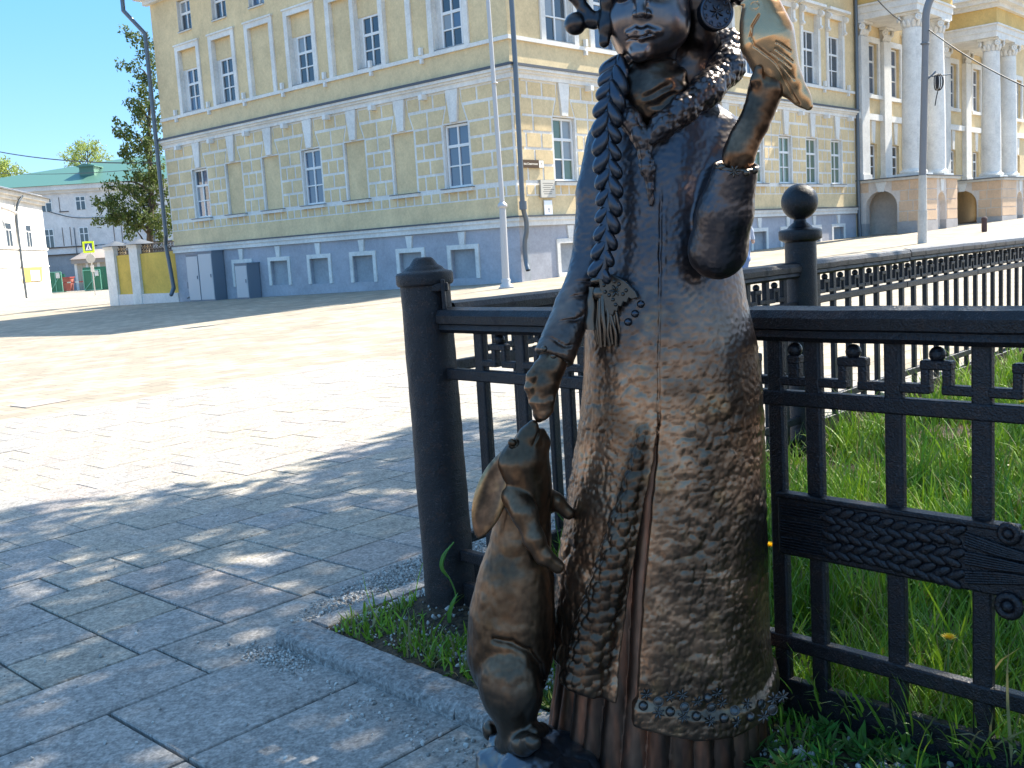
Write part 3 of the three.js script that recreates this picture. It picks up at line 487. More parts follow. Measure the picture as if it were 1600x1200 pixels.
// signs and small fittings on the walls, cabinets below
function onWall(side, u, y, out) { const X = side === 'L' ? V(-Math.cos(AZ), 0, -Math.sin(AZ)) : DR, Z = side === 'L' ? OUTL : OUTR; return V(CX, y, CZ).addScaledVector(X, u).addScaledVector(Z, out); }
function canvasTex(w, h, draw) { const c = document.createElement('canvas'); c.width = w; c.height = h; draw(c.getContext('2d'), w, h); const t = new THREE.CanvasTexture(c); t.colorSpace = THREE.SRGBColorSpace; return t; }
function plate(name, label, cat, pos, turn, w, h, tex, frameMat, d = 0.03) {
  const g = thing(name, label, cat, pos, turn); part(g, 'sign_board', new THREE.BoxGeometry(w, h, d), frameMat);
  part(g, 'sign_face', new THREE.PlaneGeometry(w - 0.02, h - 0.02).translate(0, 0, d / 2 + 0.003), std({ map: tex, roughness: 0.6 })); return g;
}
plate('street_name_sign', 'brown street name plate with white lettering near the corner of the yellow building', 'street sign', onWall('R', 0.86, yv(2.83), 0.06), THR, 1.12, 0.27, canvasTex(512, 124, (c, w, h) => { c.fillStyle = '#4a3216'; c.fillRect(0, 0, w, h); c.fillStyle = '#f3ead8'; c.fillRect(w * 0.77, 0, w * 0.23, h); c.font = 'bold 58px sans-serif'; c.textBaseline = 'middle'; c.fillText('пл.', 16, h / 2); c.font = 'bold 50px sans-serif'; c.fillText('Советская', 104, h / 2, 280); c.fillStyle = '#4a3216'; c.font = 'bold 70px sans-serif'; c.fillText('1', w * 0.86, h / 2); }), std({ color: rgb(0.1, 0.06, 0.03) }));
plate('wall_plaque', 'grey framed memorial plaque with lines of lettering on the yellow wall', 'plaque', onWall('R', 1.55, yv(1.98), 0.07), THR, 0.8, 0.62, canvasTex(256, 200, (c, w, h) => { c.fillStyle = '#c9c2b4'; c.fillRect(0, 0, w, h); c.fillStyle = '#77726a'; for (let i = 0; i < 6; i++) c.fillRect(34 + (i % 2) * 14, 34 + i * 24, w - 68 - (i % 3) * 22, 9); }), std({ color: rgb(0.4, 0.38, 0.34) }), 0.06);
plate('info_sign', 'small white square sign with a dark figure, below the plaque', 'sign', onWall('R', 1.55, yv(1.33), 0.05), THR, 0.45, 0.5, canvasTex(128, 140, (c, w, h) => { c.fillStyle = '#f4f3f2'; c.fillRect(0, 0, w, h); c.fillStyle = '#55585f'; c.beginPath(); c.arc(w * 0.55, h * 0.62, 12, 0, 6.3); c.fill(); c.fillRect(w * 0.5, h * 0.68, 14, 24); }), M.white);
for (const [u, w, h, dep, label] of [[20.15, 1.05, 2.2, 0.42, 'tall grey metal cabinet against the grey plinth, left one of the tall pair'], [18.75, 1.15, 2.25, 0.6, 'tall grey metal cabinet with dark side, right one of the tall pair by the plinth'], [15.9, 0.95, 1.55, 0.62, 'lower grey metal cabinet standing alone in front of the plinth niche']]) {
  const p = onWall('L', u, 0, dep / 2 + 0.04); p.y = groundY(p.x, p.z) - 0.03;
  const g = thing('utility_cabinet', label, 'utility cabinet', p, THL, 'metal cabinets along the shaded facade');
  part(g, 'body', [box(w, h, dep, 0, h / 2, 0), box(w + 0.06, 0.05, dep + 0.06, 0, h + 0.026, 0)], M.cabinetDark);
  part(g, 'door', [box(w - 0.08, h - 0.16, 0.03, 0, h / 2, dep / 2 + 0.016)], M.cabinet); part(g, 'handle', [box(0.04, 0.16, 0.03, w * 0.36, h * 0.52, dep / 2 + 0.046)], M.cabinetDark);
}
{ const p = onWall('L', 21.1, 0, 0.1); p.y = yv(-0.85); const g = thing('junction_box', 'small grey junction box with a bent conduit, low on the plinth beside the cabinets', 'junction box', p, THL); part(g, 'body', box(0.36, 0.3, 0.16), M.cabinetDark); part(g, 'conduit', tube([V(-0.05, -0.12, 0), V(-0.08, -0.5, 0), V(-0.4, -0.62, 0)], 0.035, 12, 6), M.pipe); }

// ------------------------------------------------------------------ yard wall beside the building
{
  const x0 = -29.2, g = thing('yard_wall', 'yellow yard wall with white pillars and iron railings, left of the building corner', 'wall', V(CX, 0, CZ), THL);
  const yb = -1.2;
  part(g, 'plinth', [span(-28.4, -26.8, yb, yv(-1.2), -0.4, 0.02), span(-25.95, -22.45, yb, yv(-1.2), -0.4, 0.02)], M.offWhiteDim);
  part(g, 'wall_panel', span(-28.4, -26.8, yv(-1.2), yv(0.84), -0.34, -0.1), M.fenceYellow);
  part(g, 'wall_panel', span(-25.95, -22.45, yv(-1.2), yv(0.84), -0.34, -0.1), M.fenceYellow);
  for (const [a, b] of [[-29.35, -28.4], [-26.8, -25.95]]) {
    const p = part(g, 'pillar', [span(a, b, yb, yv(1.2), -0.7, 0.05), span(a - 0.06, b + 0.06, yv(1.2), yv(1.32), -0.76, 0.11)], M.white);
    part(p, 'pillar_cap', metric(new THREE.CylinderGeometry(0.12, 0.86, 0.26, 4).rotateY(Math.PI / 4).translate((a + b) / 2, yv(1.47), -0.33)), M.flashing);
  }
  for (const [a, b] of [[-28.4, -26.8], [-25.95, -22.45]]) {
    const n = Math.round((b - a) / 0.14), rr = part(g, 'railing', [span(a, b, yv(1.28), yv(1.33), -0.24, -0.2), span(a, b, yv(0.841), yv(0.88), -0.24, -0.2), span(a, b, yv(1.05), yv(1.08), -0.24, -0.2), ...Array.from({ length: n }, (_, i) => { const x = a + (i + 0.5) * (b - a) / n; return metric(new THREE.TorusGeometry(0.065, 0.018, 5, 10).translate(x, yv(i % 2 ? 1.18 : 0.98), -0.22)); }), ...Array.from({ length: n + 1 }, (_, i) => { const x = a + i * (b - a) / n; return span(x - 0.014, x + 0.014, yv(0.88), yv(1.28), -0.235, -0.205); })], M.iron);
  }
}
// ------------------------------------------------------------------ white houses and the gateway down the street
{
  const g = thing('white_house', 'sunlit white house with grey tin roof and downpipe at the left edge', 'house', V(-36.95, 0, -85), Math.PI / 2 + 10 * Math.PI / 180);
  const w = (n, geo, m) => part(g, n, geo, m);
  w('wall', span(-34, 0, -1.5, 7.3, -12, -0.001), M.offWhite);
  w('cornice', [span(-34, 0.25, 7.0, 7.25, 0, 0.25), span(-34, 0.5, 7.25, 7.5, 0, 0.5)], M.offWhite);
  w('string_course', [span(-34, 0.1, 3.42, 3.6, 0, 0.1), span(-34, 0.06, 2.1, 2.2, 0, 0.06)], M.offWhite);
  w('roof', [metric((() => { const q = new THREE.BufferGeometry(), P = [[-34.4, 7.52, 0.75], [0.7, 7.52, 0.75], [0.7, 7.52, -12.7], [-34.4, 7.52, -12.7], [-28, 9.6, -6], [-6, 9.6, -6]], f = [[0, 1, 5], [0, 5, 4], [1, 2, 5], [2, 3, 4], [2, 4, 5], [3, 0, 4], [0, 3, 2], [0, 2, 1]]; q.setAttribute('position', new THREE.Float32BufferAttribute(f.flat().flatMap((i) => P[i]), 3)); q.computeVertexNormals(); return q; })()), ...Array.from({ length: 22 }, (_, i) => bar(V(-33 + i * 1.45, 7.56, 0.72), V(clamp(-33 + i * 1.45, -28, -6.2), 9.58, -5.9), 0.03, 0.03, 4))], M.roofGrey);
  for (const x of [-14.8, -10.2, -5.0]) {
    const m = w('window', [span(x - 0.8, x - 0.7, 3.65, 5.35, 0, 0.05), span(x + 0.7, x + 0.8, 3.65, 5.35, 0, 0.05), span(x - 0.7, x + 0.7, 5.25, 5.35, 0, 0.05), span(x - 0.04, x + 0.04, 3.65, 4.75, 0.02, 0.05), span(x - 0.7, x + 0.7, 4.75, 4.83, 0.02, 0.05)], M.sash);
    for (const s of [-1, 1]) part(m, 'pane', span(x + s * 0.37 - 0.33, x + s * 0.37 + 0.33, 3.65, 4.75, 0.004, 0.03), M.glassA); part(m, 'pane', span(x - 0.7, x + 0.7, 4.83, 5.25, 0.004, 0.03), M.glassA);
  }
  w('yellow_panel', poly([[-8.1, 1.0], [-2.7, 1.0], [-2.4, 2.1], [-7.6, 2.1]], 0.002, 0.06), M.fenceYellow); w('window_grille', span(-6.0, -3.4, 1.05, 1.85, 0.062, 0.1), M.offWhiteDim);
  w('downpipe', metric(tube([V(-7.3, 7.3, 0.5), V(-7.7, 6.9, 0.3), V(-7.9, 6.3, 0.14), V(-8.2, 3, 0.14), V(-8.2, -0.2, 0.18)], 0.09, 30, 8)), M.pipe);
  w('lamp_bracket', metric(tube([V(-11.0, 6.3, 0), V(-11, 6.1, 0.5), V(-10.6, 5.9, 0.8)], 0.12, 10, 6)), M.offWhiteDim);
}
{
  const g = thing('green_roofed_house', 'two storey white house with green metal roof and dormer, behind the tree', 'house', V(-50.62, 0, -115), 0);
  const w = (n, geo, m) => part(g, n, geo, m);
  w('wall', [span(-14, 24, 3.55, 10.75, -14, 0)], M.offWhiteDim); w('wall', [span(-14, 24, -1.5, 3.55, -14, 0)], M.greyPaint);
  w('cornice', [span(-14, 24.2, 10.2, 10.5, 0, 0.25), span(-14, 24.4, 10.5, 11.0, 0, 0.6)], M.offWhite);
  w('string_course', [span(-14, 24, 4.3, 4.42, 0, 0.12), span(-14, 24, 3.5, 3.62, 0, 0.14)], M.woodDark);
  const roof = w('roof', metric((() => { const q = new THREE.BufferGeometry(), P = [[-15, 11.02, 0.8], [25, 11.02, 0.8], [25, 11.02, -15], [-15, 11.02, -15], [9.6, 14.4, -7], [11.5, 14.4, -7]], f = [[0, 1, 5], [0, 5, 4], [1, 2, 5], [2, 3, 4], [2, 4, 5], [3, 0, 4], [0, 3, 2], [0, 2, 1]]; q.setAttribute('position', new THREE.Float32BufferAttribute(f.flat().flatMap((i) => P[i]), 3)); q.computeVertexNormals(); return q; })()), M.roofGreen);
  const dm = part(roof, 'dormer', [span(4.5, 6.1, 11.9, 13.0, -5, -1.6), poly([[4.3, 13.0], [6.3, 13.0], [6.3, 13.1], [5.3, 13.35], [4.3, 13.1]], -5.2, -1.3)], M.roofGreen);
  const win = (x, y0, y1, wd) => { const m = w('window', [span(x - wd, x - wd + 0.09, y0, y1, 0, 0.06), span(x + wd - 0.09, x + wd, y0, y1, 0, 0.06), span(x - wd + 0.09, x + wd - 0.09, y1 - 0.09, y1, 0, 0.06), span(x - 0.05, x + 0.05, y0, y1 - 0.09, 0.01, 0.06), span(x - wd + 0.09, x + wd - 0.09, lerp(y0, y1, 0.62), lerp(y0, y1, 0.62) + 0.08, 0.01, 0.05)], M.sash); for (const s of [-1, 1]) part(m, 'pane', span(x + s * wd / 2 - wd / 2 + 0.05, x + s * wd / 2 + wd / 2 - 0.05, y0, y1 - 0.09, 0.003, 0.04), M.glassA); };
  for (const x of [-3, 1.1, 4.9, 12.2, 15.9]) { win(x, 8.3, 9.75, 0.56 + (x < 2 ? 0.12 : 0)); win(x, 4.42, 6.42, 0.52); }
  for (const x of [3.0, 8.6]) w('blind_niche', [span(x - 0.45, x - 0.4, 8.2, 9.75, 0, 0.05), span(x - 0.5, x + 0.5, 8.15, 8.24, 0, 0.1), span(x - 0.45, x - 0.4, 4.5, 6.5, 0, 0.05), span(x + 0.4, x + 0.45, 4.5, 6.5, 0, 0.05)], M.woodDark);
  w('service_cable', metric(tube([V(1.3, 8.3, 0.05), V(4, 7.5, 0.1), V(9, 7.3, 0.1)], 0.035, 16, 5)), M.cable);
  w('downpipe', metric(tube([V(3.9, 6.4, 0.12), V(3.95, 3, 0.14), V(4.3, 0, 0.14)], 0.05, 12, 6)), M.pipe);
  w('air_conditioner', box(1.0, 0.7, 0.4, 6.9, 4.0, 0.36), M.lampGrey);
}
const streetAt = (px, py, d) => at(px, py, d);
{ // boards, canopy and gates closing the yard
  let p = streetAt(140, 457, 104); const y0 = -0.3;
  const k = thing('wooden_shed', 'brown roofed board shed behind the green gate', 'shed', V(p.x, y0, -106));
  for (let i = 0; i < 16; i++) part(k, 'board', box(0.27, 2.7 + (i % 3) * 0.06, 0.05, -1.9 + i * 0.29, 1.35, 0), i % 4 ? M.wood : M.offWhiteDim);
  part(k, 'roof', [metric(new THREE.CylinderGeometry(1.2, 2.9, 0.9, 4).rotateY(Math.PI / 4).scale(1.25, 1, 0.7).translate(0.3, 3.6, -1)), box(5, 0.5, 2.6, 0.3, 2.95, -1)], M.tinRoof);
  part(k, 'side_wall', box(4.6, 2.7, 2, 0.3, 1.35, -1.3), M.woodDark);
  const f = thing('green_fence', 'solid green metal fence panel behind the right gate leaf', 'fence', V(at(152, 440, 100).x, y0, -100));
  for (let i = 0; i < 8; i++) part(f, 'fence_panel', box(0.31, 2.25, 0.04, -1.1 + i * 0.32, 1.12, (i % 2) * 0.03), M.green);
  const f2 = thing('green_fence', 'narrow green metal fence panel behind the left gate leaf', 'fence', V(at(91, 442, 101).x, y0, -101));
  for (let i = 0; i < 5; i++) part(f2, 'fence_panel', box(0.27, 1.75, 0.04, -0.55 + i * 0.28, 0.9, (i % 2) * 0.03), M.green);
  const leaf = (px, d, w, h, label) => { const q = at(px, 456, d), g = thing('gate_leaf', label, 'gate', V(q.x, -0.3, -d)), b = (x0, y1, x1, y2) => bar(V(x0, y1, 0), V(x1, y2, 0), 0.04, 0.04, 6); part(g, 'frame', [b(0, 0.15, 0, h), b(w, 0.15, w, h), b(0, h, w, h), b(0, 0.15, w, 0.15), b(w / 2, 0.15, w / 2, h)], M.greenPale); part(g, 'brace', b(0, 0.15, w, h * 0.95), M.greenPale); part(g, 'mesh_infill', box(w - 0.1, h - 0.25, 0.02, w / 2, h / 2 + 0.08, -0.05), M.green); part(g, 'notice', box(0.35, 0.5, 0.02, w - 0.3, h - 0.3, 0.06), M.white); };
  leaf(79, 96, 1.15, 1.95, 'pale green framed gate leaf nearest the white house'); leaf(133, 96, 1.55, 1.95, 'pale green framed gate leaf under the crossing sign');
  const bx = at(92, 441, 97), bg = thing('barrier_arm', 'white and red barrier arm across the gateway between the gate leaves', 'barrier', V(bx.x, at(96, 442, 97).y, -97));
  for (let i = 0; i < 6; i++) part(bg, i % 2 ? 'red_band' : 'white_band', box(0.37, 0.1, 0.06, 0.2 + i * 0.37, 0, 0), i % 2 ? M.red : M.white);
  const rb_ = at(105, 446, 99), rbin = thing('skip_bin', 'rusty red waste bin behind the barrier arm', 'bin', V(rb_.x, -0.3, -99)); part(rbin, 'bin_body', metric(new THREE.CylinderGeometry(0.72, 0.55, 1.2, 4).rotateY(Math.PI / 4).translate(0, 0.75, 0)), std({ color: rgb(0.4, 0.12, 0.09) })); part(rbin, 'bin_lid', box(1.15, 0.08, 1.15, 0, 1.4, 0), M.red);
}
{ // pedestrian crossing sign on its pole
  const d = 78, b = at(149, 460, d), t = at(139, 378, d), yb = groundY(b.x, -d), g = thing('crossing_sign', 'yellow bordered pedestrian crossing sign on a thin pole', 'road sign', V(b.x, yb, -d));
  const lean = at(141, 395, d), h = t.y - yb; part(g, 'pole', bar(V(0, 0, 0), V(lean.x - b.x, h, 0), 0.045), M.lampGrey);
  const c = at(139, 386, d), off = V(c.x - b.x, c.y - yb, 0.07);
  part(g, 'sign_board', box(0.86, 0.86, 0.04, off.x, off.y, off.z), M.lampGrey);
  part(g, 'sign_face', new THREE.PlaneGeometry(0.85, 0.85).translate(off.x, off.y, off.z + 0.023), std({ roughness: 0.5, map: canvasTex(128, 128, (x) => { x.fillStyle = '#d8f000'; x.fillRect(0, 0, 128, 128); x.fillStyle = '#263f7a'; x.fillRect(22, 22, 84, 84); x.fillStyle = '#f6f6f6'; x.beginPath(); x.moveTo(64, 28); x.lineTo(100, 98); x.lineTo(28, 98); x.fill(); x.strokeStyle = '#15181c'; x.lineWidth = 6; x.beginPath(); x.moveTo(64, 62); x.lineTo(62, 76); x.lineTo(52, 92); x.moveTo(62, 76); x.lineTo(74, 92); x.moveTo(54, 72); x.lineTo(74, 70); x.stroke(); x.fillStyle = '#15181c'; x.beginPath(); x.arc(65, 53, 6, 0, 6.3); x.fill(); }) }));
  const r2 = at(142, 404, d); part(g, 'round_sign', metric(new THREE.CylinderGeometry(0.34, 0.34, 0.03, 24).rotateX(Math.PI / 2).translate(r2.x - b.x, r2.y - yb, 0.07)), std({ color: rgb(0.5, 0.47, 0.42) })); part(g, 'lower_sign', box(0.24, 0.5, 0.03, r2.x - b.x + 0.05, r2.y - yb - 0.75, 0.07), M.offWhiteDim);
}
// ------------------------------------------------------------------ lamp posts, cables
{
  const b = at(791, 449, 32.1), mid = at(785, 322, 32.1), top = at(762, -6, 32.1), tt = at(757, -70, 32.1), yb = groundY(b.x, b.z), g = thing('lamp_post', 'tall pale grey lamp post with thicker lower shaft, at the building corner', 'lamp post', V(b.x, yb, b.z)), L = (v) => V(v.x - b.x, v.y - yb, 0);
  part(g, 'base', [metric(new THREE.LatheGeometry([[0.19, 0], [0.19, 0.1], [0.13, 0.16], [0.15, 0.24], [0.11, 0.3]].map((q) => new THREE.Vector2(...q)), 20)), box(0.46, 0.04, 0.46, 0, 0.02, 0)], M.lampGrey);
  part(g, 'lower_shaft', bar(V(0, 0.25, 0), L(mid), 0.115, 0.1, 16), M.lampGrey); part(g, 'collar', metric(new THREE.LatheGeometry([[0.1, 0], [0.15, 0.03], [0.15, 0.1], [0.08, 0.18]].map((q) => new THREE.Vector2(...q)), 18).translate(L(mid).x, L(mid).y - 0.06, 0)), M.lampGrey);
  part(g, 'shaft', [bar(L(mid), L(top), 0.075, 0.062, 14), bar(L(top), L(tt), 0.062, 0.05, 14)], M.lampGrey); const cl = at(773, 130, 32.1); part(g, 'ring', metric(new THREE.TorusGeometry(0.08, 0.022, 8, 18).rotateX(Math.PI / 2).translate(L(cl).x, L(cl).y, 0)), M.lampGrey);
  part(g, 'lantern', [metric(new THREE.LatheGeometry([[0.05, 0], [0.2, 0.15], [0.28, 0.6], [0.1, 0.75], [0, 0.8]].map((q) => new THREE.Vector2(...q)), 18).translate(L(tt).x, L(tt).y, 0))], M.sash);
}
{
  const d = 37.5, b = at(1441, 380, d), yb = groundY(b.x, b.z), P = (px, py) => { const v = at(px, py, d); return V(v.x - b.x, v.y - yb, 0); }, g = thing('utility_pole', 'grey utility pole with whitewashed concrete foot, in front of the portico', 'utility pole', V(b.x, yb, b.z));
  part(g, 'foot', [bar(V(0, -0.1, 0), P(1441.5, 329), 0.165, 0.16, 14), bar(P(1441.5, 329), P(1441.5, 274), 0.145, 0.14, 14)], M.poleWhite);
  part(g, 'shaft', [bar(P(1441.5, 274), P(1446, 70), 0.125, 0.115, 14), metric(tube([P(1446, 70), P(1446.5, 40), P(1447, 22), P(1450, 8), P(1455, -4), P(1462, -20)], 0.13, 24, 12)), bar(P(1462, -20), P(1464, -90), 0.12, 0.1, 12)], M.poleGrey);
  part(g, 'clamp', [metric(new THREE.TorusGeometry(0.13, 0.025, 8, 18).rotateX(Math.PI / 2).translate(P(1445, 68).x, P(1445, 68).y, 0)), bar(P(1449, 120), P(1486, 116), 0.022), bar(P(1449, 124), P(1462, 112), 0.03)], M.pipe);
  const coil = []; for (let k = 0; k < 9; k++) { const c = P(1464, 129); coil.push(metric(new THREE.TorusGeometry(1, 0.075, 6, 24).scale(0.16 + 0.02 * (k % 3), 0.26 + 0.015 * (k % 2), 0.25).rotateY(0.9 + k * 0.12).translate(c.x + (k - 4) * 0.018, c.y, 0.05 + (k % 2) * 0.05))); }
  part(g, 'cable_coil', [...coil, metric(tube([P(1466, 140), P(1463, 152), P(1461, 165)], 0.02, 8, 5))], M.cable);
}
function wire(name, label, pts, r) { const m = new THREE.Mesh(tube(pts, r, 60, 5), M.cable); m.castShadow = true; tag(m, name, label, 'cable'); }
function sag(a, b, s) { return [0, 0.25, 0.5, 0.75, 1].map((t) => a.clone().lerp(b, t).add(V(0, -s * 4 * t * (1 - t), 0))); }
wire('overhead_cable', 'thin dark cable rising to the upper left above the white house', sag(at(-40, 229, 90), at(250, 255, 60), 0.4), 0.04);
wire('overhead_cable', 'lower thin cable crossing in front of the green roof', sag(at(-40, 268, 95), at(250, 262, 62), 0.3), 0.022);
wire('overhead_cable', 'cable running from the utility pole to the right over the far columns', sag(at(1449, 45, 37.5), at(1680, 165, 30), 0.25), 0.022);
wire('overhead_cable', 'light looking cable hanging from above to the first portico column', sag(at(1340, -40, 36), at(1408, 33, 46), 0.15), 0.025);
{ const p = V(22.4, 0, -45.4), q = at(1538, 359, 44), g = thing('bollard', 'narrow dark bollard in front of the portico base', 'bollard', V(q.x, groundY(q.x, q.z), q.z)); part(g, 'shaft', metric(new THREE.LatheGeometry([[0.1, 0], [0.11, 0.05], [0.11, 0.56], [0.09, 0.62], [0, 0.64]].map((v) => new THREE.Vector2(...v)), 16)), std({ color: rgb(0.08, 0.045, 0.04) })); part(g, 'ring', metric(new THREE.TorusGeometry(0.112, 0.015, 8, 18).rotateX(Math.PI / 2).translate(0, 0.54, 0)), std({ color: rgb(0.08, 0.045, 0.04) })); }

// ------------------------------------------------------------------ trees
const bark = std({ color: rgb(0.09, 0.075, 0.06), bumpMap: stoneBump, bumpScale: 0.02, roughness: 1 });
function leafGeo(w, l, bend = 0.2) { // a folded leaf, four faces
  const g = new THREE.BufferGeometry(), P = [[0, 0, 0], [-w / 2, l * 0.45, -bend * w], [0, l * 0.5, 0], [w / 2, l * 0.45, -bend * w], [0, l, -bend * l * 0.4]], f = [[0, 2, 1], [0, 3, 2], [1, 2, 4], [2, 3, 4]];
  g.setAttribute('position', new THREE.Float32BufferAttribute(f.flat().flatMap((i) => P[i]), 3)); g.setAttribute('uv', new THREE.Float32BufferAttribute(f.flat().flatMap((i) => [P[i][0] / w + 0.5, P[i][1] / l]), 2)); g.computeVertexNormals(); return g;
}
function clusterGeo(n, r, w, l, seed) { const q = rngOf(seed), list = []; for (let i = 0; i < n; i++) { const g = leafGeo(w * (0.7 + 0.6 * q()), l * (0.7 + 0.6 * q())); g.rotateX(-0.6 + 2.2 * q()).rotateY(q() * 6.283).rotateZ((q() - 0.5) * 1.6).translate((q() - 0.5) * 2 * r, (q() - 0.5) * 2 * r, (q() - 0.5) * 2 * r); list.push(g); } return mergeG(list); }
const leafMat = (tr = 0.35) => new THREE.MeshPhysicalMaterial({ color: rgb(1, 1, 1), roughness: 0.9, side: THREE.DoubleSide, transmission: tr, thickness: 0, ior: 1.3 });
function tree(name, label, base, limbs, spots, geo, tint, seed, mat, group) {
  const g = thing(name, label, 'tree', base, 0, group), q = rngOf(seed);
  part(g, 'trunk', limbs.map(([pts, r0, r1]) => { const c = new THREE.CatmullRomCurve3(pts), n = 14, t = new THREE.TubeGeometry(c, n, 1, 8, false), p = t.attributes.position; for (let i = 0; i < p.count; i++) { const k = Math.floor(i / 9) / n, o = c.getPointAt(k), r = lerp(r0, r1, k); p.setXYZ(i, o.x + (p.getX(i) - o.x) * r, o.y + (p.getY(i) - o.y) * r, o.z + (p.getZ(i) - o.z) * r); } t.computeVertexNormals(); return metric(t); }), bark);
  const m = new THREE.InstancedMesh(geo, mat || leafMat(), spots.length), o = new THREE.Object3D();
  spots.forEach((s, i) => { o.position.copy(s); o.rotation.set(q() * 6.28, q() * 6.28, q() * 6.28); o.scale.setScalar(0.7 + 0.6 * q()); o.updateMatrix(); m.setMatrixAt(i, o.matrix); const k = 0.6 + 0.8 * q(), yw = q(); m.setColorAt(i, rgb(tint[0] * k * (1 + 0.25 * yw), tint[1] * k, tint[2] * k)); });
  m.name = 'crown'; m.userData.kind = 'stuff'; m.castShadow = m.receiveShadow = true; g.add(m); return g;
}
// points of leaf clumps round twig ends, so that the crown has gaps and lumps
function clumps(centres, per, seed) { const q = rngOf(seed), out = []; const gs = () => (q() + q() + q() - 1.5) / 1.5; for (const [c, rx, ry] of centres) for (let i = 0; i < per; i++) out.push(V(c.x + gs() * rx, c.y + gs() * ry, c.z + gs() * rx)); return out; }
{ // the dark tree by the building's left corner
  const d = 63, b = at(232, 470, d), yb = -0.5, L = (px, py, dz = 0) => { const v = at(px, py, d); return V(v.x - b.x, v.y - yb, dz); }, q = rngOf(91), cs = [];
  const blobs = [[205, 340, 30, 26, 34], [175, 325, 24, 22, 20], [230, 350, 26, 20, 18], [245, 325, 22, 30, 18], [215, 290, 30, 18, 22], [190, 300, 22, 14, 12], [235, 270, 22, 24, 20], [222, 225, 22, 20, 18], [205, 240, 14, 14, 8], [196, 206, 20, 12, 9], [230, 180, 18, 20, 16], [212, 165, 18, 14, 10], [232, 130, 16, 22, 14], [215, 105, 14, 14, 8], [236, 85, 12, 18, 9], [212, 62, 9, 8, 4], [228, 60, 10, 10, 5], [255, 350, 16, 26, 12], [165, 345, 12, 10, 6], [240, 210, 18, 26, 10], [240, 300, 20, 26, 14]];
  for (const [x, y, rx, ry, n] of blobs) for (let i = 0; i < n; i++) { const a = q() * 6.28, k = Math.sqrt(q()); cs.push([L(x + Math.cos(a) * k * rx, y + Math.sin(a) * k * ry, (q() - 0.5) * 3.2), 0.42, 0.34]); }
  const tr = [V(0, 0, 0), L(234, 380), L(236, 300), L(233, 220), L(234, 130), L(230, 60)], limbs = [[tr, 0.26, 0.03]];
  for (const [x0, y0, x1, y1, z] of [[235, 360, 172, 330, 0.6], [236, 340, 190, 300, -0.8], [236, 330, 255, 320, 0.5], [236, 300, 200, 285, 1], [234, 250, 205, 205, -0.4], [234, 190, 212, 165, 0.3], [234, 130, 216, 105, 0], [236, 370, 215, 350, 1.2], [232, 400, 200, 355, -1]]) limbs.push([[L(x0, y0), L((x0 + x1) / 2, (y0 + y1) / 2 - 6, z * 0.6), L(x1, y1, z)], 0.09, 0.02]);
  tree('broadleaf_tree', 'dark green tree with loose branches beside the yellow building, behind the yard wall', V(b.x, yb, -d), limbs, clumps(cs, 13, 5), clusterGeo(3, 0.12, 0.13, 0.19, 3), [0.075, 0.12, 0.026], 17);
}
function birch(label, x, y, rx, ry, d, seed, n) {
  const b = at(x, 440, d), yb = -0.6, L = (px, py, dz = 0) => { const v = at(px, py, d); return V(v.x - b.x, v.y - yb, dz); }, q = rngOf(seed), cs = [];
  for (let i = 0; i < n; i++) { const a = q() * 6.28, k = Math.sqrt(q()), yy = Math.sin(a) * k; cs.push([L(x + Math.cos(a) * k * rx * (1 - 0.35 * Math.max(0, -yy)), y + yy * ry, (q() - 0.5) * 6), 0.5, 0.9]); }
  tree('birch_tree', label, V(b.x, yb, -d), [[[V(0, 0, 0), L(x, y + ry), L(x, y - ry * 0.7)], 0.3, 0.05], ...Array.from({ length: 7 }, (_, i) => [[L(x, y + ry * (0.7 - i * 0.2)), L(x + (i % 2 ? 1 : -1) * rx * 0.4, y + ry * (0.3 - i * 0.2)), L(x + (i % 2 ? 1 : -1) * rx * 0.75, y + ry * (0.2 - i * 0.15))], 0.09, 0.02])], clumps(cs, 8, seed), clusterGeo(3, 0.25, 0.16, 0.4, seed), [0.27, 0.36, 0.08], seed + 1, null);
}
birch('pale green birch rising behind the green roof dormer', 137, 256, 38, 36, 150, 21, 150);
birch('pale green birch at the left edge behind the white house roof', 4, 290, 42, 42, 150, 31, 150);
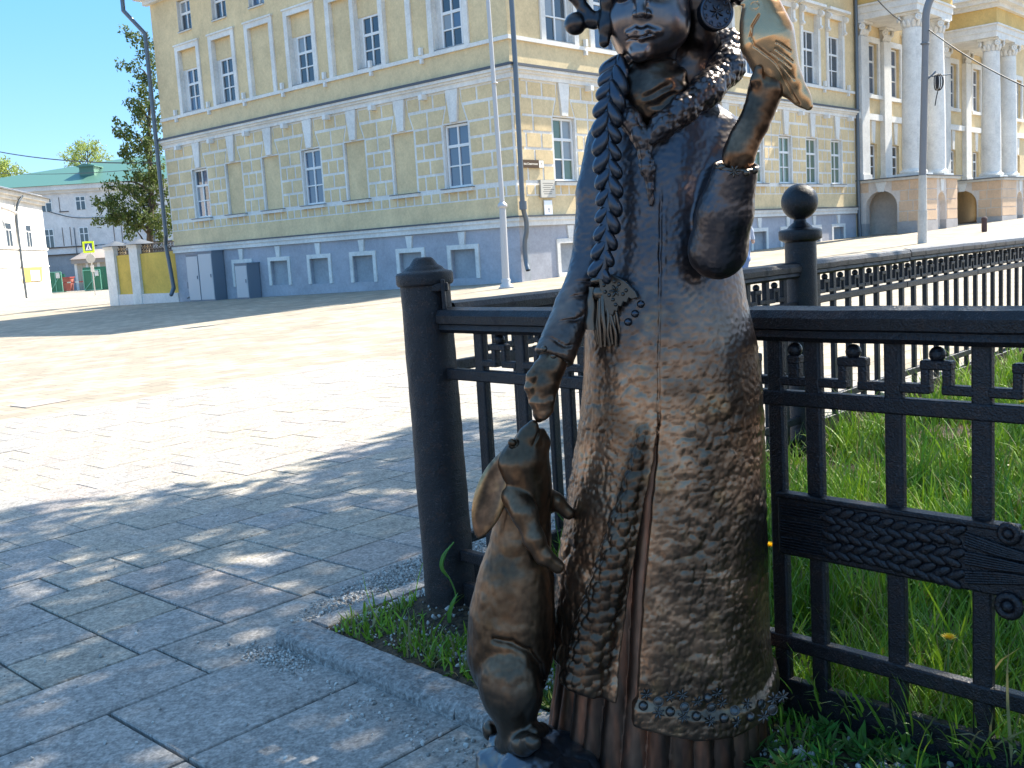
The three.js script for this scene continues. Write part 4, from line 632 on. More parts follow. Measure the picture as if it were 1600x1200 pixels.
{ // the park tree to the right whose crown shades the statue and the near paving
  const b = V(7.2, groundY(7.2, -5.4), -5.4), q = rngOf(63), cs = [], hz = Math.cos(SUN_EL) / Math.sin(SUN_EL), sx = Math.sin(SUN_AZ) * hz, sd = Math.cos(SUN_AZ) * hz;
  // crown lobes, in metres east, ahead and up from the camera's foot
  for (let i = 0; i < 9000 && cs.length < 2350; i++) {
    const gx = -4.6 + 10.6 * q(), gd = -4.5 + 13.5 * q(), h = 4.9 + 0.5 * sstep(5, 8, gd) + 4.2 * q();
    const wob = 0.7 * N3(gx * 0.9, 4.2, gd * 0.9) + 0.35 * N3(gx * 2.3, 8.2, gd * 2.3);
    const edge = 6.15 + 1.5 * sstep(-1.7, -0.6, gx) * (1 - sstep(0.9, 1.8, gx)) + wob;
    if (gd > edge || (gx - 0.5) ** 2 / 27 + (gd - 0.8) ** 2 / 52 > 1 + wob * 0.2) continue;      // the crown's outer edge is ragged
    if ((gx + 0.75) ** 2 / 0.5 + (gd - 1.2) ** 2 / 0.62 < 1) continue;                          // a gap that lets the sun reach the shoulder and the bird
    if (gx > 0.85 + 0.25 * wob && gd > 3.3 + 0.5 * wob && q() > 0.24) continue;                  // a thin place in the crown over the lawn
    cs.push([V(gx + sx * h - b.x, h - b.y, -(gd + sd * h) - b.z), 0.34, 0.28]);
  }
  const limbs = [[[V(0, 0, 0), V(0.1, 2, 0), V(-0.3, 4.2, 0.2), V(-0.8, 7, 0.6), V(-1.2, 9.3, 0.8)], 0.24, 0.05]];
  for (let i = 0; i < 16; i++) { const c = cs[Math.floor(q() * cs.length)][0], h = 3.6 + q() * 2.6, s = V(-0.25 - 0.1 * (h - 3), h, 0.2); limbs.push([[s, s.clone().lerp(c, 0.5).add(V(0, 0.4, 0)), c], 0.09, 0.02]); }
  tree('park_tree', 'spreading broadleaf tree in the fenced lawn, right of the view, shading the statue', b, limbs, clumps(cs, 6, 8), clusterGeo(4, 0.13, 0.10, 0.15, 9), [0.06, 0.11, 0.022], 45);
}

// ------------------------------------------------------------------ cast iron fences and posts
const FRONT_Y = { top: 1.165, bar: 0.932, low: 0.275 };
function railGeo(x0, x1, top) {                                       // moulded hand rail: a profile drawn along the fence
  const s = new THREE.Shape([[-0.036, -0.034], [-0.032, -0.018], [-0.045, -0.012], [-0.047, 0.015], [-0.036, 0.034], [0, 0.042], [0.036, 0.034], [0.047, 0.015], [0.045, -0.012], [0.032, -0.018], [0.036, -0.034], [0.026, -0.046], [-0.026, -0.046]].map((q) => new THREE.Vector2(...q)));
  const n = Math.max(2, Math.round((x1 - x0) / 0.12)), g = new THREE.ExtrudeGeometry(s, { depth: x1 - x0, steps: n, bevelEnabled: false }).rotateY(Math.PI / 2).translate(x0, top - 0.042, 0), p = g.attributes.position;
  for (let i = 0; i < p.count; i++) p.setY(i, p.getY(i) + 0.0022 * N3(p.getX(i) * 6, 3.3, 1.7));
  return metric(g);
}
const rbox = (w, h, d, r = 0.006) => metric(new RoundedBoxGeometry(w, h, d, 2, r));
const meanderHalf = (x, y, w) => {                                    // stepped key ornament between two pickets
  const t = 0.023, d = 0.03, h = 0.056, a = w / 2, c = w * 0.21, B = (x0, x1, y0, y1, dd = d) => rbox(x1 - x0, y1 - y0, dd, 0.005).translate(x + (x0 + x1) / 2, y + (y0 + y1) / 2, 0);
  return [B(-a, -c + t, 0, t), B(-c + 0.001, -c + t - 0.001, t - 0.008, h + 0.008, 0.027), B(-c, c, h, h + t), B(c - t + 0.001, c - 0.001, t - 0.008, h + 0.008, 0.027), B(c - t, a, 0, t), metric(new THREE.SphereGeometry(0.019, 10, 8).translate(x, y + h + t + 0.013, 0))];
};
function fence(name, label, origin, az, x0, x1, xs, lv, opt = {}) {
  const g = thing(name, label, 'iron fence', V(origin.x, 0, origin.z), Math.PI / 2 - az, 'iron fence runs round the lawn'), r = rngOf(opt.seed || 1);
  for (let i = 0; i < opt.joints.length - 1; i++) { const [a, b] = [opt.joints[i], opt.joints[i + 1]]; part(g, 'top_rail', railGeo(a + 0.004, b - 0.004, lv.top + (i % 2) * 0.003), M.iron); part(g, 'middle_bar', rbox(b - a - 0.008, 0.04, 0.034).translate((a + b) / 2, lv.bar, 0), M.iron); part(g, 'bottom_bar', rbox(b - a - 0.008, 0.042, 0.034).translate((a + b) / 2, lv.low, 0), M.iron); part(g, 'base_band', rbox(b - a - 0.01, 0.1, 0.03).translate((a + b) / 2, lv.low - 0.15, 0), M.iron); }
  const pg = [0, 1, 2].map((k) => { const q = metric(new THREE.BoxGeometry(0.046, lv.top - 0.09 - 0.02, 0.028, 2, 14, 1)), p = q.attributes.position; for (let i = 0; i < p.count; i++) p.setX(i, p.getX(i) + 0.0025 * N3(p.getY(i) * 4 + k * 9, k, p.getZ(i) * 20)); q.computeVertexNormals(); return rbox(0.045, lv.top - 0.07, 0.028, 0.008); });
  xs.forEach((x, i) => {
    const w = V(0, 0, 0), m = part(g, 'picket', pg[i % 3], M.iron); m.position.set(x, 0.0 + (lv.top - 0.07) / 2 + 0.01, (r() - 0.5) * 0.003); m.rotation.z = (r() - 0.5) * 0.01;
    const nx = xs[i + 1]; if (nx && nx - x < 0.3) part(g, 'key_ornament', meanderHalf((x + nx) / 2, lv.bar + 0.033, nx - x - 0.03), M.iron);
  });
  return g;
}
const xsFront = [0.25, 0.45, 0.65, 0.85, 1.05, 1.25, 1.4, 1.51, 1.72, 1.925, 2.13, 2.34, 2.55, 2.76];
const front = fence('iron_fence', 'black iron fence with key ornaments and a wheat plaque, right behind the bronze girl', POST, BAZ, 0.07, 3, xsFront, FRONT_Y, { joints: [0.075, 1.335, 3.0], seed: 3 });
{ // cast plaque with ears of wheat
  const pl = part(front, 'wheat_plaque', [rbox(0.72, 0.155, 0.03, 0.008).translate(1.41 + 0.36, 0.6, 0.018)], M.iron), ears = [], q = rngOf(8);
  for (let row = 0; row < 3; row++) {
    const y0 = 0.555 + row * 0.045;
    for (let k = 0; k < 10; k++) { const x = 1.56 + k * 0.034, y = y0 + 0.006 * Math.sin(k * 0.5 + row) + (x - 1.7) * (row - 1) * 0.02; for (const s of [-1, 1]) { const e = new THREE.SphereGeometry(1, 10, 8).scale(0.027, 0.012, 0.009).rotateZ(s * 0.42 + 0.05).translate(x + (s > 0 ? 0.012 : 0), y + s * 0.0095, 0.034); ears.push(metric(e)); } }
    part(pl, 'wheat_ear', ears.splice(0), M.iron);
    for (let k = 0; k < 5; k++) { const st = metric(tube([V(1.9, y0 + (k - 2) * 0.006, 0.036), V(1.99, 0.6 + (row - 1) * 0.03 + (k - 2) * 0.005, 0.04), V(2.1, 0.6 + (row - 1) * 0.02, 0.04)], 0.004, 10, 5)); ears.push(st); const sl = metric(tube([V(1.42, y0 + (k - 2) * 0.007, 0.034), V(1.5, y0 + (k - 2) * 0.008, 0.035), V(1.58, y0 + (k - 2) * 0.007, 0.036)], 0.0028, 8, 5)); ears.push(sl); }
    part(pl, 'wheat_stalk', ears.splice(0), M.iron);
  }
  part(pl, 'bow_scroll', [metric(new THREE.TorusGeometry(0.018, 0.009, 8, 16).translate(1.995, 0.672, 0.036)), metric(new THREE.SphereGeometry(0.012, 12, 8).translate(1.995, 0.672, 0.04)), metric(new THREE.TorusGeometry(0.022, 0.011, 8, 16).translate(1.995, 0.508, 0.036)), metric(new THREE.SphereGeometry(0.014, 12, 8).translate(1.995, 0.508, 0.04)), metric(new THREE.SphereGeometry(0.04, 14, 10).scale(1.2, 1, 0.6).translate(2.1, 0.6, 0.04))], M.iron);
  part(pl, 'plaque_rim', [rbox(0.6, 0.014, 0.04, 0.005).translate(1.71, 0.682, 0.02)], M.iron);
}
const BAZK = 42 * Math.PI / 180, BALL_T = 2.87;
{
  const xs = []; for (let x = 0.25; x < 2.75; x += 0.2) xs.push(x);
  fence('iron_fence', 'black iron fence run between the thick corner post and the ball topped post', POST, BAZK, 0, 0, xs, { top: 1.18, bar: 0.945, low: 0.3 }, { joints: [0.075, 1.43, 2.79], seed: 5 });
  const ys = []; for (let x = 3.06; x < 9; x += 0.21) ys.push(x);
  fence('iron_fence', 'black iron fence run beyond the ball topped post towards the portico', POST, BAZK, 0, 0, ys, { top: 1.19, bar: 0.955, low: 0.36 }, { joints: [2.95, 4.38, 5.8, 7.25, 9], seed: 6 });
}
function lathe(pts, n = 40) { return metric(new THREE.LatheGeometry(pts.map((q) => new THREE.Vector2(...q)), n)); }
{
  const g = thing('fence_post', 'thick round iron corner post with domed cap, left of the bronze rabbit', 'fence post', V(POST.x, groundY(POST.x, POST.z), POST.z)); g.rotation.z = 0.012;
  const sh = new THREE.CylinderGeometry(0.088, 0.094, 1.3, 48, 40, true).translate(0, 0.6, 0), p = sh.attributes.position;
  for (let i = 0; i < p.count; i++) { const n = 0.0022 * N3(p.getX(i) * 30, p.getY(i) * 14, p.getZ(i) * 30) + 0.002 * N3(p.getX(i) * 9, p.getY(i) * 5, p.getZ(i) * 9), l = Math.hypot(p.getX(i), p.getZ(i)); p.setX(i, p.getX(i) * (1 + n / l)); p.setZ(i, p.getZ(i) * (1 + n / l)); }
  sh.computeVertexNormals(); part(g, 'shaft', metric(sh), M.ironPost);
  part(g, 'cap', lathe([[0, 1.335], [0.026, 1.335], [0.034, 1.33], [0.04, 1.322], [0.05, 1.308], [0.066, 1.298], [0.07, 1.292], [0.078, 1.287], [0.096, 1.283], [0.101, 1.276], [0.101, 1.245], [0.096, 1.237], [0.088, 1.235], [0.088, 1.2]].reverse()), M.ironPost);
  part(g, 'rail_socket', [rbox(0.014, 0.13, 0.05, 0.004).translate(0.098 * Math.sin(BAZ), 1.19, -0.098 * Math.cos(BAZ)), rbox(0.06, 0.03, 0.06, 0.006).translate(0.08 * Math.sin(BAZ), 1.228, -0.08 * Math.cos(BAZ))], M.iron);
}
{
  const p = POST.clone().add(V(Math.sin(BAZK), 0, -Math.cos(BAZK)).multiplyScalar(BALL_T)), y0 = groundY(p.x, p.z), g = thing('fence_post', 'round iron post topped by a ball finial, farther back along the fence', 'fence post', V(p.x, y0, p.z));
  part(g, 'shaft', lathe([[0.09, -0.05], [0.087, 0.3], [0.086, 1.18], [0.086, 1.215]]), M.iron);
  part(g, 'cap', lathe([[0.086, 1.215], [0.1, 1.222], [0.117, 1.232], [0.118, 1.275], [0.108, 1.285], [0.07, 1.292], [0.06, 1.305], [0.036, 1.325], [0.032, 1.345], [0.04, 1.352], [0.03, 1.36], [0.0, 1.362]]), M.iron);
  part(g, 'ball_finial', metric(new THREE.SphereGeometry(0.1, 40, 28).translate(0, 1.435, 0)), M.iron);
}
// ------------------------------------------------------------------ grass, weeds, dandelions
function bladeGeo(w, l, bend, tw) { const n = 4, pos = [], uv = [], idx = []; for (let i = 0; i <= n; i++) { const t = i / n, a = bend * t, y = l * (Math.sin(a) / (bend || 1)), z = l * ((1 - Math.cos(a)) / (bend || 1)), ww = w * (1 - t * t) + 0.0003, c = Math.cos(tw * t), s = Math.sin(tw * t); pos.push(-ww * c, y, z - ww * s, ww * c, y, z + ww * s); uv.push(0, t, 1, t); if (i < n) { const k = i * 2; idx.push(k, k + 1, k + 2, k + 1, k + 3, k + 2); } } const g = new THREE.BufferGeometry(); g.setAttribute('position', new THREE.Float32BufferAttribute(pos, 3)); g.setAttribute('uv', new THREE.Float32BufferAttribute(uv, 2)); g.setIndex(idx); g.computeVertexNormals(); return g; }
const grassMat = new THREE.MeshPhysicalMaterial({ color: rgb(1, 1, 1), roughness: 0.62, side: THREE.DoubleSide, transmission: 0.4, thickness: 0, ior: 1.3 });
const bedST = (x, z) => { const v = V(x, 0, z).sub(KO); const det = dB.x * dA.z - dB.z * dA.x; return [(v.x * dA.z - v.z * dA.x) / det, (dB.x * v.z - dB.z * v.x) / det]; };
function scatter(name, label, cat, variants, n, seed, pick, look, mat = grassMat) {
  const q = rngOf(seed), per = variants.map(() => []);
  for (let i = 0; i < n; i++) { const p = pick(q); if (p) per[Math.floor(q() * variants.length)].push([p, look(q, p)]); }
  const o = new THREE.Object3D(); let root = null;
  variants.forEach((geo, k) => {
    const m = new THREE.InstancedMesh(geo, mat, per[k].length);
    per[k].forEach(([p, l], i) => { o.position.copy(p); o.rotation.set(l.lean * Math.sin(l.dir), l.turn, l.lean * Math.cos(l.dir)); o.scale.set(l.w, l.h, l.h); o.updateMatrix(); m.setMatrixAt(i, o.matrix); m.setColorAt(i, l.c); });
    m.castShadow = m.receiveShadow = true;
    if (!root) { root = new THREE.Group(); tag(root, name, label, cat, null, 'stuff'); }
    m.name = name + '_blades'; m.userData.kind = 'stuff'; root.add(m);
  });
}
const blades = [bladeGeo(0.0030, 0.22, 0.5, 0.5), bladeGeo(0.0036, 0.2, 1.0, -0.7), bladeGeo(0.0026, 0.26, 0.8, 0.3), bladeGeo(0.0045, 0.17, 1.5, 0.9)];
const grassCol = (q, dry) => { const k = 0.75 + 0.5 * q(), y = q(); return q() < dry ? rgb(0.3 * k, 0.26 * k, 0.11 * k) : rgb((0.12 + 0.15 * y) * k, (0.26 + 0.15 * y) * k, 0.026 * k); };
const place = (p, dy = 0) => V(p.x, bedY(p.x, p.z) + dy, p.z);
scatter('lawn_grass', 'tall bright green grass inside the iron fence', 'grass', blades, 230000, 12, (q) => {
  const s = 0.45 + 7.5 * q(), t = 0.52 + Math.pow(q(), 1.5) * 7.5, p = bedXZ(s, t), d = -p.z; if (d < 1.6 || p.x > d * 0.56 + 0.5 || p.x < d * 0.12 - 0.35) return null;
  const den = 0.55 + 2.0 * fbm(p.x * 2.2, 2.2, p.z * 2.2, 3); if (q() > den) return null; return place(p, -0.005);
}, (q, p) => { const tuft = 0.8 + 1.6 * Math.max(0, fbm(p.x * 2.6, 7, p.z * 2.6, 3)) + (q() < 0.03 ? 0.7 : 0); return { lean: 0.5 * (q() + q() - 0.6), dir: q() * 6.283, turn: q() * 6.283, w: 0.8 + 0.8 * q(), h: tuft * (0.45 + 0.75 * q()), c: grassCol(q, 0.08) }; });
scatter('verge_grass', 'sparse short grass and weeds in front of the fence and round the post', 'grass', blades, 26000, 13, (q) => {
  const s = 0.12 + 3.4 * q(), t = 0.15 + 0.5 * q(), p = bedXZ(s, t); const tuft = fbm(p.x * 4, 5.5, p.z * 4, 2);
  const post = Math.hypot(p.x - POST.x, p.z - POST.z), lim = s < 1.2 ? 0.0 + 1.6 * tuft - (t > 0.5 ? 0.2 : 0) + (t < 0.33 && s > 0.14 ? 0.16 : 0) - (post < 0.14 ? 1 : 0) - (s > 0.32 && s < 0.62 && t > 0.28 ? 0.35 : 0) : 0.16 + 1.5 * tuft;
  if (q() > lim) return null; return place(p, -0.004);
}, (q, p) => ({ lean: 0.9 * (q() + q() - 0.7), dir: q() * 6.283, turn: q() * 6.283, w: 0.8 + 0.7 * q(), h: 0.15 + 0.3 * q() * q() + (q() < 0.03 ? 0.5 : 0), c: grassCol(q, 0.16) }));
{ // broad leaved weeds: clover and dandelion rosettes
  const lobes = [0, 1, 2].map((k) => { const l = []; for (let i = 0; i < 7; i++) { const g = leafGeo(0.022 + 0.006 * k, 0.075 + 0.02 * k, 0.25); g.rotateX(0.9 + 0.3 * ((i * 7 + k) % 3)).rotateY(i / 7 * 6.283 + k); l.push(g); } return mergeG(l); });
  scatter('broadleaf_weeds', 'low dark green broad leaved weeds along the foot of the fence', 'weeds', lobes, 8500, 14, (q) => {
    const s = 1.2 + 3.4 * q(), t = 0.16 + 2.4 * Math.pow(q(), 1.9), p = bedXZ(s, t), d = -p.z; if (q() > 0.55 + 1.4 * fbm(p.x * 3, 1.5, p.z * 3, 2) - 0.2) return null; if (p.x > d * 0.6 + 0.4) return null; return place(p, 0.004);
  }, (q) => ({ lean: 0.5 * (q() - 0.5), dir: q() * 6.28, turn: q() * 6.283, w: 0.3 + 0.4 * q(), h: 0.28 + 0.4 * q(), c: rgb(0.055 + 0.05 * q(), 0.14 + 0.1 * q(), 0.025) }));
}
function dandelion(label, px, py, d, r) {
  const c = at(px, py, d), y0 = bedY(c.x, c.z), g = thing('dandelion', label, 'dandelion', V(c.x, y0, c.z), 0, null), h = c.y - y0, q = rngOf(px), pet = [];
  part(g, 'stem', metric(tube([V(0.01, 0, 0), V(-0.004, h * 0.5, 0), V(0, h - 0.006, 0)], 0.0022, 10, 6)), std({ color: rgb(0.16, 0.24, 0.05) }));
  for (let k = 0; k < 70; k++) { const ring = k / 70, l = leafGeo(0.006, r * (0.45 + 0.55 * ring), 0.1); l.rotateX(0.25 + 1.15 * ring).rotateY(k * 2.4).translate(0, h - 0.004, 0); pet.push(l); }
  part(g, 'flower_head', pet, new THREE.MeshPhysicalMaterial({ color: rgb(0.95, 0.68, 0.02), roughness: 0.7, side: THREE.DoubleSide, transmission: 0.3, thickness: 0 })); part(g, 'calyx', metric(new THREE.SphereGeometry(0.007, 8, 6).translate(0, h - 0.007, 0)), std({ color: rgb(0.1, 0.18, 0.04) }));
}
dandelion('open yellow dandelion between the second and third pickets, low in the grass', 1483, 996, 2.43, 0.024);
dandelion('yellow dandelion partly hidden by the right edge of the girl statue', 1203, 852, 3.0, 0.026);
dandelion('small distant yellow dandelion at the right edge under the middle bar', 1597, 628, 4.6, 0.02);
{ // a long grass stalk by the corner post
  const a = at(706, 965, 3.56), g = thing('grass_stalk', 'tall bent green grass stalk leaning against the corner post', 'grass stalk', V(a.x, bedY(a.x, a.z), a.z)), L = (x, y, d) => at(x, y, d).sub(g.position), lm = new THREE.MeshPhysicalMaterial({ color: rgb(0.13, 0.3, 0.04), roughness: 0.6, side: THREE.DoubleSide, transmission: 0.3, thickness: 0 });
  part(g, 'stem', metric(tube([V(0, 0, 0), L(712, 930, 3.55), L(703, 905, 3.54), L(692, 886, 3.53), L(697, 865, 3.53), L(709, 847, 3.54)], 0.0028, 30, 6)), lm);
  const strip = (pts, w) => { const c = new THREE.CatmullRomCurve3(pts), n = 16, pos = [], idx = [], uv = []; for (let i = 0; i <= n; i++) { const p = c.getPoint(i / n), ww = w * Math.sin(Math.PI * (0.12 + 0.88 * i / n)); pos.push(p.x - ww, p.y, p.z, p.x + ww, p.y + ww * 0.3, p.z); uv.push(0, i / n, 1, i / n); if (i < n) idx.push(2 * i, 2 * i + 1, 2 * i + 2, 2 * i + 1, 2 * i + 3, 2 * i + 2); } const q = new THREE.BufferGeometry(); q.setAttribute('position', new THREE.Float32BufferAttribute(pos, 3)); q.setAttribute('uv', new THREE.Float32BufferAttribute(uv, 2)); q.setIndex(idx); q.computeVertexNormals(); return q; };
  part(g, 'blade', strip([L(703, 905, 3.54), L(690, 888, 3.52), L(692, 868, 3.52), L(709, 846, 3.53)], 0.006), lm); part(g, 'blade', strip([L(704, 984, 3.5), L(702, 962, 3.49), L(708, 940, 3.49), L(716, 925, 3.5)], 0.008), lm); part(g, 'blade', strip([L(708, 940, 3.53), L(716, 932, 3.52), L(724, 928, 3.5)], 0.005), lm);
}

// ------------------------------------------------------------------ meshing of implicit shapes
function meshField(f, lo, hi, cell, colour) {
  const nx = Math.ceil((hi.x - lo.x) / cell) + 2, ny = Math.ceil((hi.y - lo.y) / cell) + 2, nz = Math.ceil((hi.z - lo.z) / cell) + 2, B = 6;
  const val = new Float32Array(nx * ny * nz).fill(1e3), hot = [], id = (i, j, k) => (k * ny + j) * nx + i;
  for (let k = 0; k < nz - 1; k += B) for (let j = 0; j < ny - 1; j += B) for (let i = 0; i < nx - 1; i += B) {
    const d = f(lo.x + (i + B / 2) * cell, lo.y + (j + B / 2) * cell, lo.z + (k + B / 2) * cell);
    if (Math.abs(d) > B * cell * 1.5) continue; hot.push([i, j, k]);
    for (let c = k; c <= Math.min(k + B, nz - 1); c++) for (let b = j; b <= Math.min(j + B, ny - 1); b++) for (let a = i; a <= Math.min(i + B, nx - 1); a++) { const n = id(a, b, c); if (val[n] === 1e3) val[n] = f(lo.x + a * cell, lo.y + b * cell, lo.z + c * cell); }
  }
  const vid = new Int32Array(nx * ny * nz).fill(-1), pos = [], CO = [0, 1, 2, 3, 4, 5, 6, 7].map((c) => [c & 1, c >> 1 & 1, c >> 2]);
  for (const [bi, bj, bk] of hot) for (let k = bk; k < Math.min(bk + B, nz - 1); k++) for (let j = bj; j < Math.min(bj + B, ny - 1); j++) for (let i = bi; i < Math.min(bi + B, nx - 1); i++) {
    const v = CO.map(([a, b, c]) => val[id(i + a, j + b, k + c)]); let neg = 0; for (const q of v) if (q < 0) neg++;
    if (!neg || neg === 8) continue;
    let sx = 0, sy = 0, sz = 0, n = 0;
    for (let a = 0; a < 8; a++) for (const bit of [1, 2, 4]) { const b = a | bit; if (b === a || v[a] < 0 === v[b] < 0) continue; const t = v[a] / (v[a] - v[b]); sx += CO[a][0] + (CO[b][0] - CO[a][0]) * t; sy += CO[a][1] + (CO[b][1] - CO[a][1]) * t; sz += CO[a][2] + (CO[b][2] - CO[a][2]) * t; n++; }
    vid[id(i, j, k)] = pos.length / 3; pos.push(lo.x + (i + sx / n) * cell, lo.y + (j + sy / n) * cell, lo.z + (k + sz / n) * cell);
  }
  const idx = [], quad = (a, b, c, d, flip) => { if (a < 0 || b < 0 || c < 0 || d < 0) return; flip ? idx.push(a, b, c, a, c, d) : idx.push(a, c, b, a, d, c); };
  for (const [bi, bj, bk] of hot) for (let k = Math.max(bk, 1); k < Math.min(bk + B, nz - 1); k++) for (let j = Math.max(bj, 1); j < Math.min(bj + B, ny - 1); j++) for (let i = Math.max(bi, 1); i < Math.min(bi + B, nx - 1); i++) {
    const s = val[id(i, j, k)] < 0; 
    if (s !== val[id(i + 1, j, k)] < 0) quad(vid[id(i, j, k)], vid[id(i, j - 1, k)], vid[id(i, j - 1, k - 1)], vid[id(i, j, k - 1)], s);
    if (s !== val[id(i, j + 1, k)] < 0) quad(vid[id(i, j, k)], vid[id(i, j, k - 1)], vid[id(i - 1, j, k - 1)], vid[id(i - 1, j, k)], s);
    if (s !== val[id(i, j, k + 1)] < 0) quad(vid[id(i, j, k)], vid[id(i - 1, j, k)], vid[id(i - 1, j - 1, k)], vid[id(i, j - 1, k)], s);
  }
  const n = pos.length / 3, nor = new Float32Array(pos.length), col = new Float32Array(pos.length), e = 0.0012;
  for (let i = 0; i < n; i++) {
    let x = pos[3 * i], y = pos[3 * i + 1], z = pos[3 * i + 2];
    let gx = f(x + e, y, z) - f(x - e, y, z), gy = f(x, y + e, z) - f(x, y - e, z), gz = f(x, y, z + e) - f(x, y, z - e), l = Math.hypot(gx, gy, gz) || 1;
    const d = clamp(f(x, y, z) / (l / (2 * e)), -cell * 0.5, cell * 0.5); x -= d * gx / l; y -= d * gy / l; z -= d * gz / l; pos[3 * i] = x; pos[3 * i + 1] = y; pos[3 * i + 2] = z;
    nor[3 * i] = gx / l; nor[3 * i + 1] = gy / l; nor[3 * i + 2] = gz / l;
    const c = colour ? colour(x, y, z) : [1, 1, 1]; col[3 * i] = c[0]; col[3 * i + 1] = c[1]; col[3 * i + 2] = c[2];
  }
  const g = new THREE.BufferGeometry(); g.setAttribute('position', new THREE.Float32BufferAttribute(pos, 3)); g.setAttribute('normal', new THREE.BufferAttribute(nor, 3)); g.setAttribute('color', new THREE.BufferAttribute(col, 3)); g.setIndex(idx); return g;
}
const smin = (a, b, k) => { const h = Math.max(k - Math.abs(a - b), 0) / k; return Math.min(a, b) - h * h * k * 0.25; };
const smax = (a, b, k) => -smin(-a, -b, k);
function cap(x, y, z, a, b, ra, rb_) { const bx = b.x - a.x, by = b.y - a.y, bz = b.z - a.z, px = x - a.x, py = y - a.y, pz = z - a.z, t = clamp((px * bx + py * by + pz * bz) / (bx * bx + by * by + bz * bz)); return Math.hypot(px - bx * t, py - by * t, pz - bz * t) - lerp(ra, rb_, t); }
function chain(x, y, z, pts, k = 0.02) { let d = 1e3; for (let i = 0; i < pts.length - 1; i++) { const q = cap(x, y, z, pts[i][0], pts[i + 1][0], pts[i][1], pts[i + 1][1]); d = d > 1 ? q : smin(d, q, k); } return d; }
function ellip(x, y, z, c, rx, ry, rz) { const px = (x - c.x) / rx, py = (y - c.y) / ry, pz = (z - c.z) / rz, q = Math.hypot(px, py, pz), g = Math.hypot(px / rx, py / ry, pz / rz); return q < 1e-6 ? -Math.min(rx, ry, rz) : q * (q - 1) / g; }
const hash3 = (i, j, k) => { let n = Math.imul(i, 374761393) ^ Math.imul(j, 668265263) ^ Math.imul(k, 1274126177); n = Math.imul(n ^ n >>> 13, 1103515245); return ((n ^ n >>> 16) >>> 0) / 4294967296; };
function cells(x, y, z) { // distance to the nearest and the next scattered point
  const i = Math.floor(x), j = Math.floor(y), k = Math.floor(z); let a = 9, b = 9;
  for (let c = -1; c < 2; c++) for (let q = -1; q < 2; q++) for (let p = -1; p < 2; p++) { const u = i + p, v = j + q, w = k + c, dx = u + 0.15 + 0.7 * hash3(u, v, w) - x, dy = v + 0.15 + 0.7 * hash3(v, w, u + 57) - y, dz = w + 0.15 + 0.7 * hash3(w, u + 31, v) - z, d = dx * dx + dy * dy + dz * dz; if (d < a) { b = a; a = d; } else if (d < b) b = d; }
  return [Math.sqrt(a), Math.sqrt(b)];
}
const table = (rows) => { const t = rows.map(([p, v]) => [p, v]).sort((a, b) => b[0] - a[0]); return (y) => { if (y >= t[0][0]) return t[0][1]; for (let i = 1; i < t.length; i++) if (y >= t[i][0]) { const k = (y - t[i][0]) / (t[i - 1][0] - t[i][0]); return lerp(t[i][1], t[i - 1][1], k); } return t[t.length - 1][1]; }; };
const bronzeMat = (o = {}) => new THREE.MeshPhysicalMaterial({ color: rgb(1, 1, 1), vertexColors: true, metalness: 0.92, roughness: 0.34, clearcoat: 0.12, clearcoatRoughness: 0.25, ...o });
// bronze: brown where bare, darker where the patina has stayed, ochre where it is touched
function bronzeAt(x, y, z, polish = 0) {
  const p = sstep(-0.18, 0.28, fbm(x * 6 + 3, y * 5, z * 6, 4)), q = sstep(0.12, 0.38, fbm(x * 16, y * 13 + 5, z * 16, 3)), v = 0.85 + 0.5 * fbm(x * 60, y * 60, z * 60, 2);
  const dark = [0.155, 0.095, 0.062], mid = [0.42, 0.24, 0.145], oc = [0.62, 0.36, 0.17];
  return [0, 1, 2].map((i) => lerp(lerp(dark[i], mid[i], p), oc[i], Math.max(polish, q * 0.3)) * v);
}

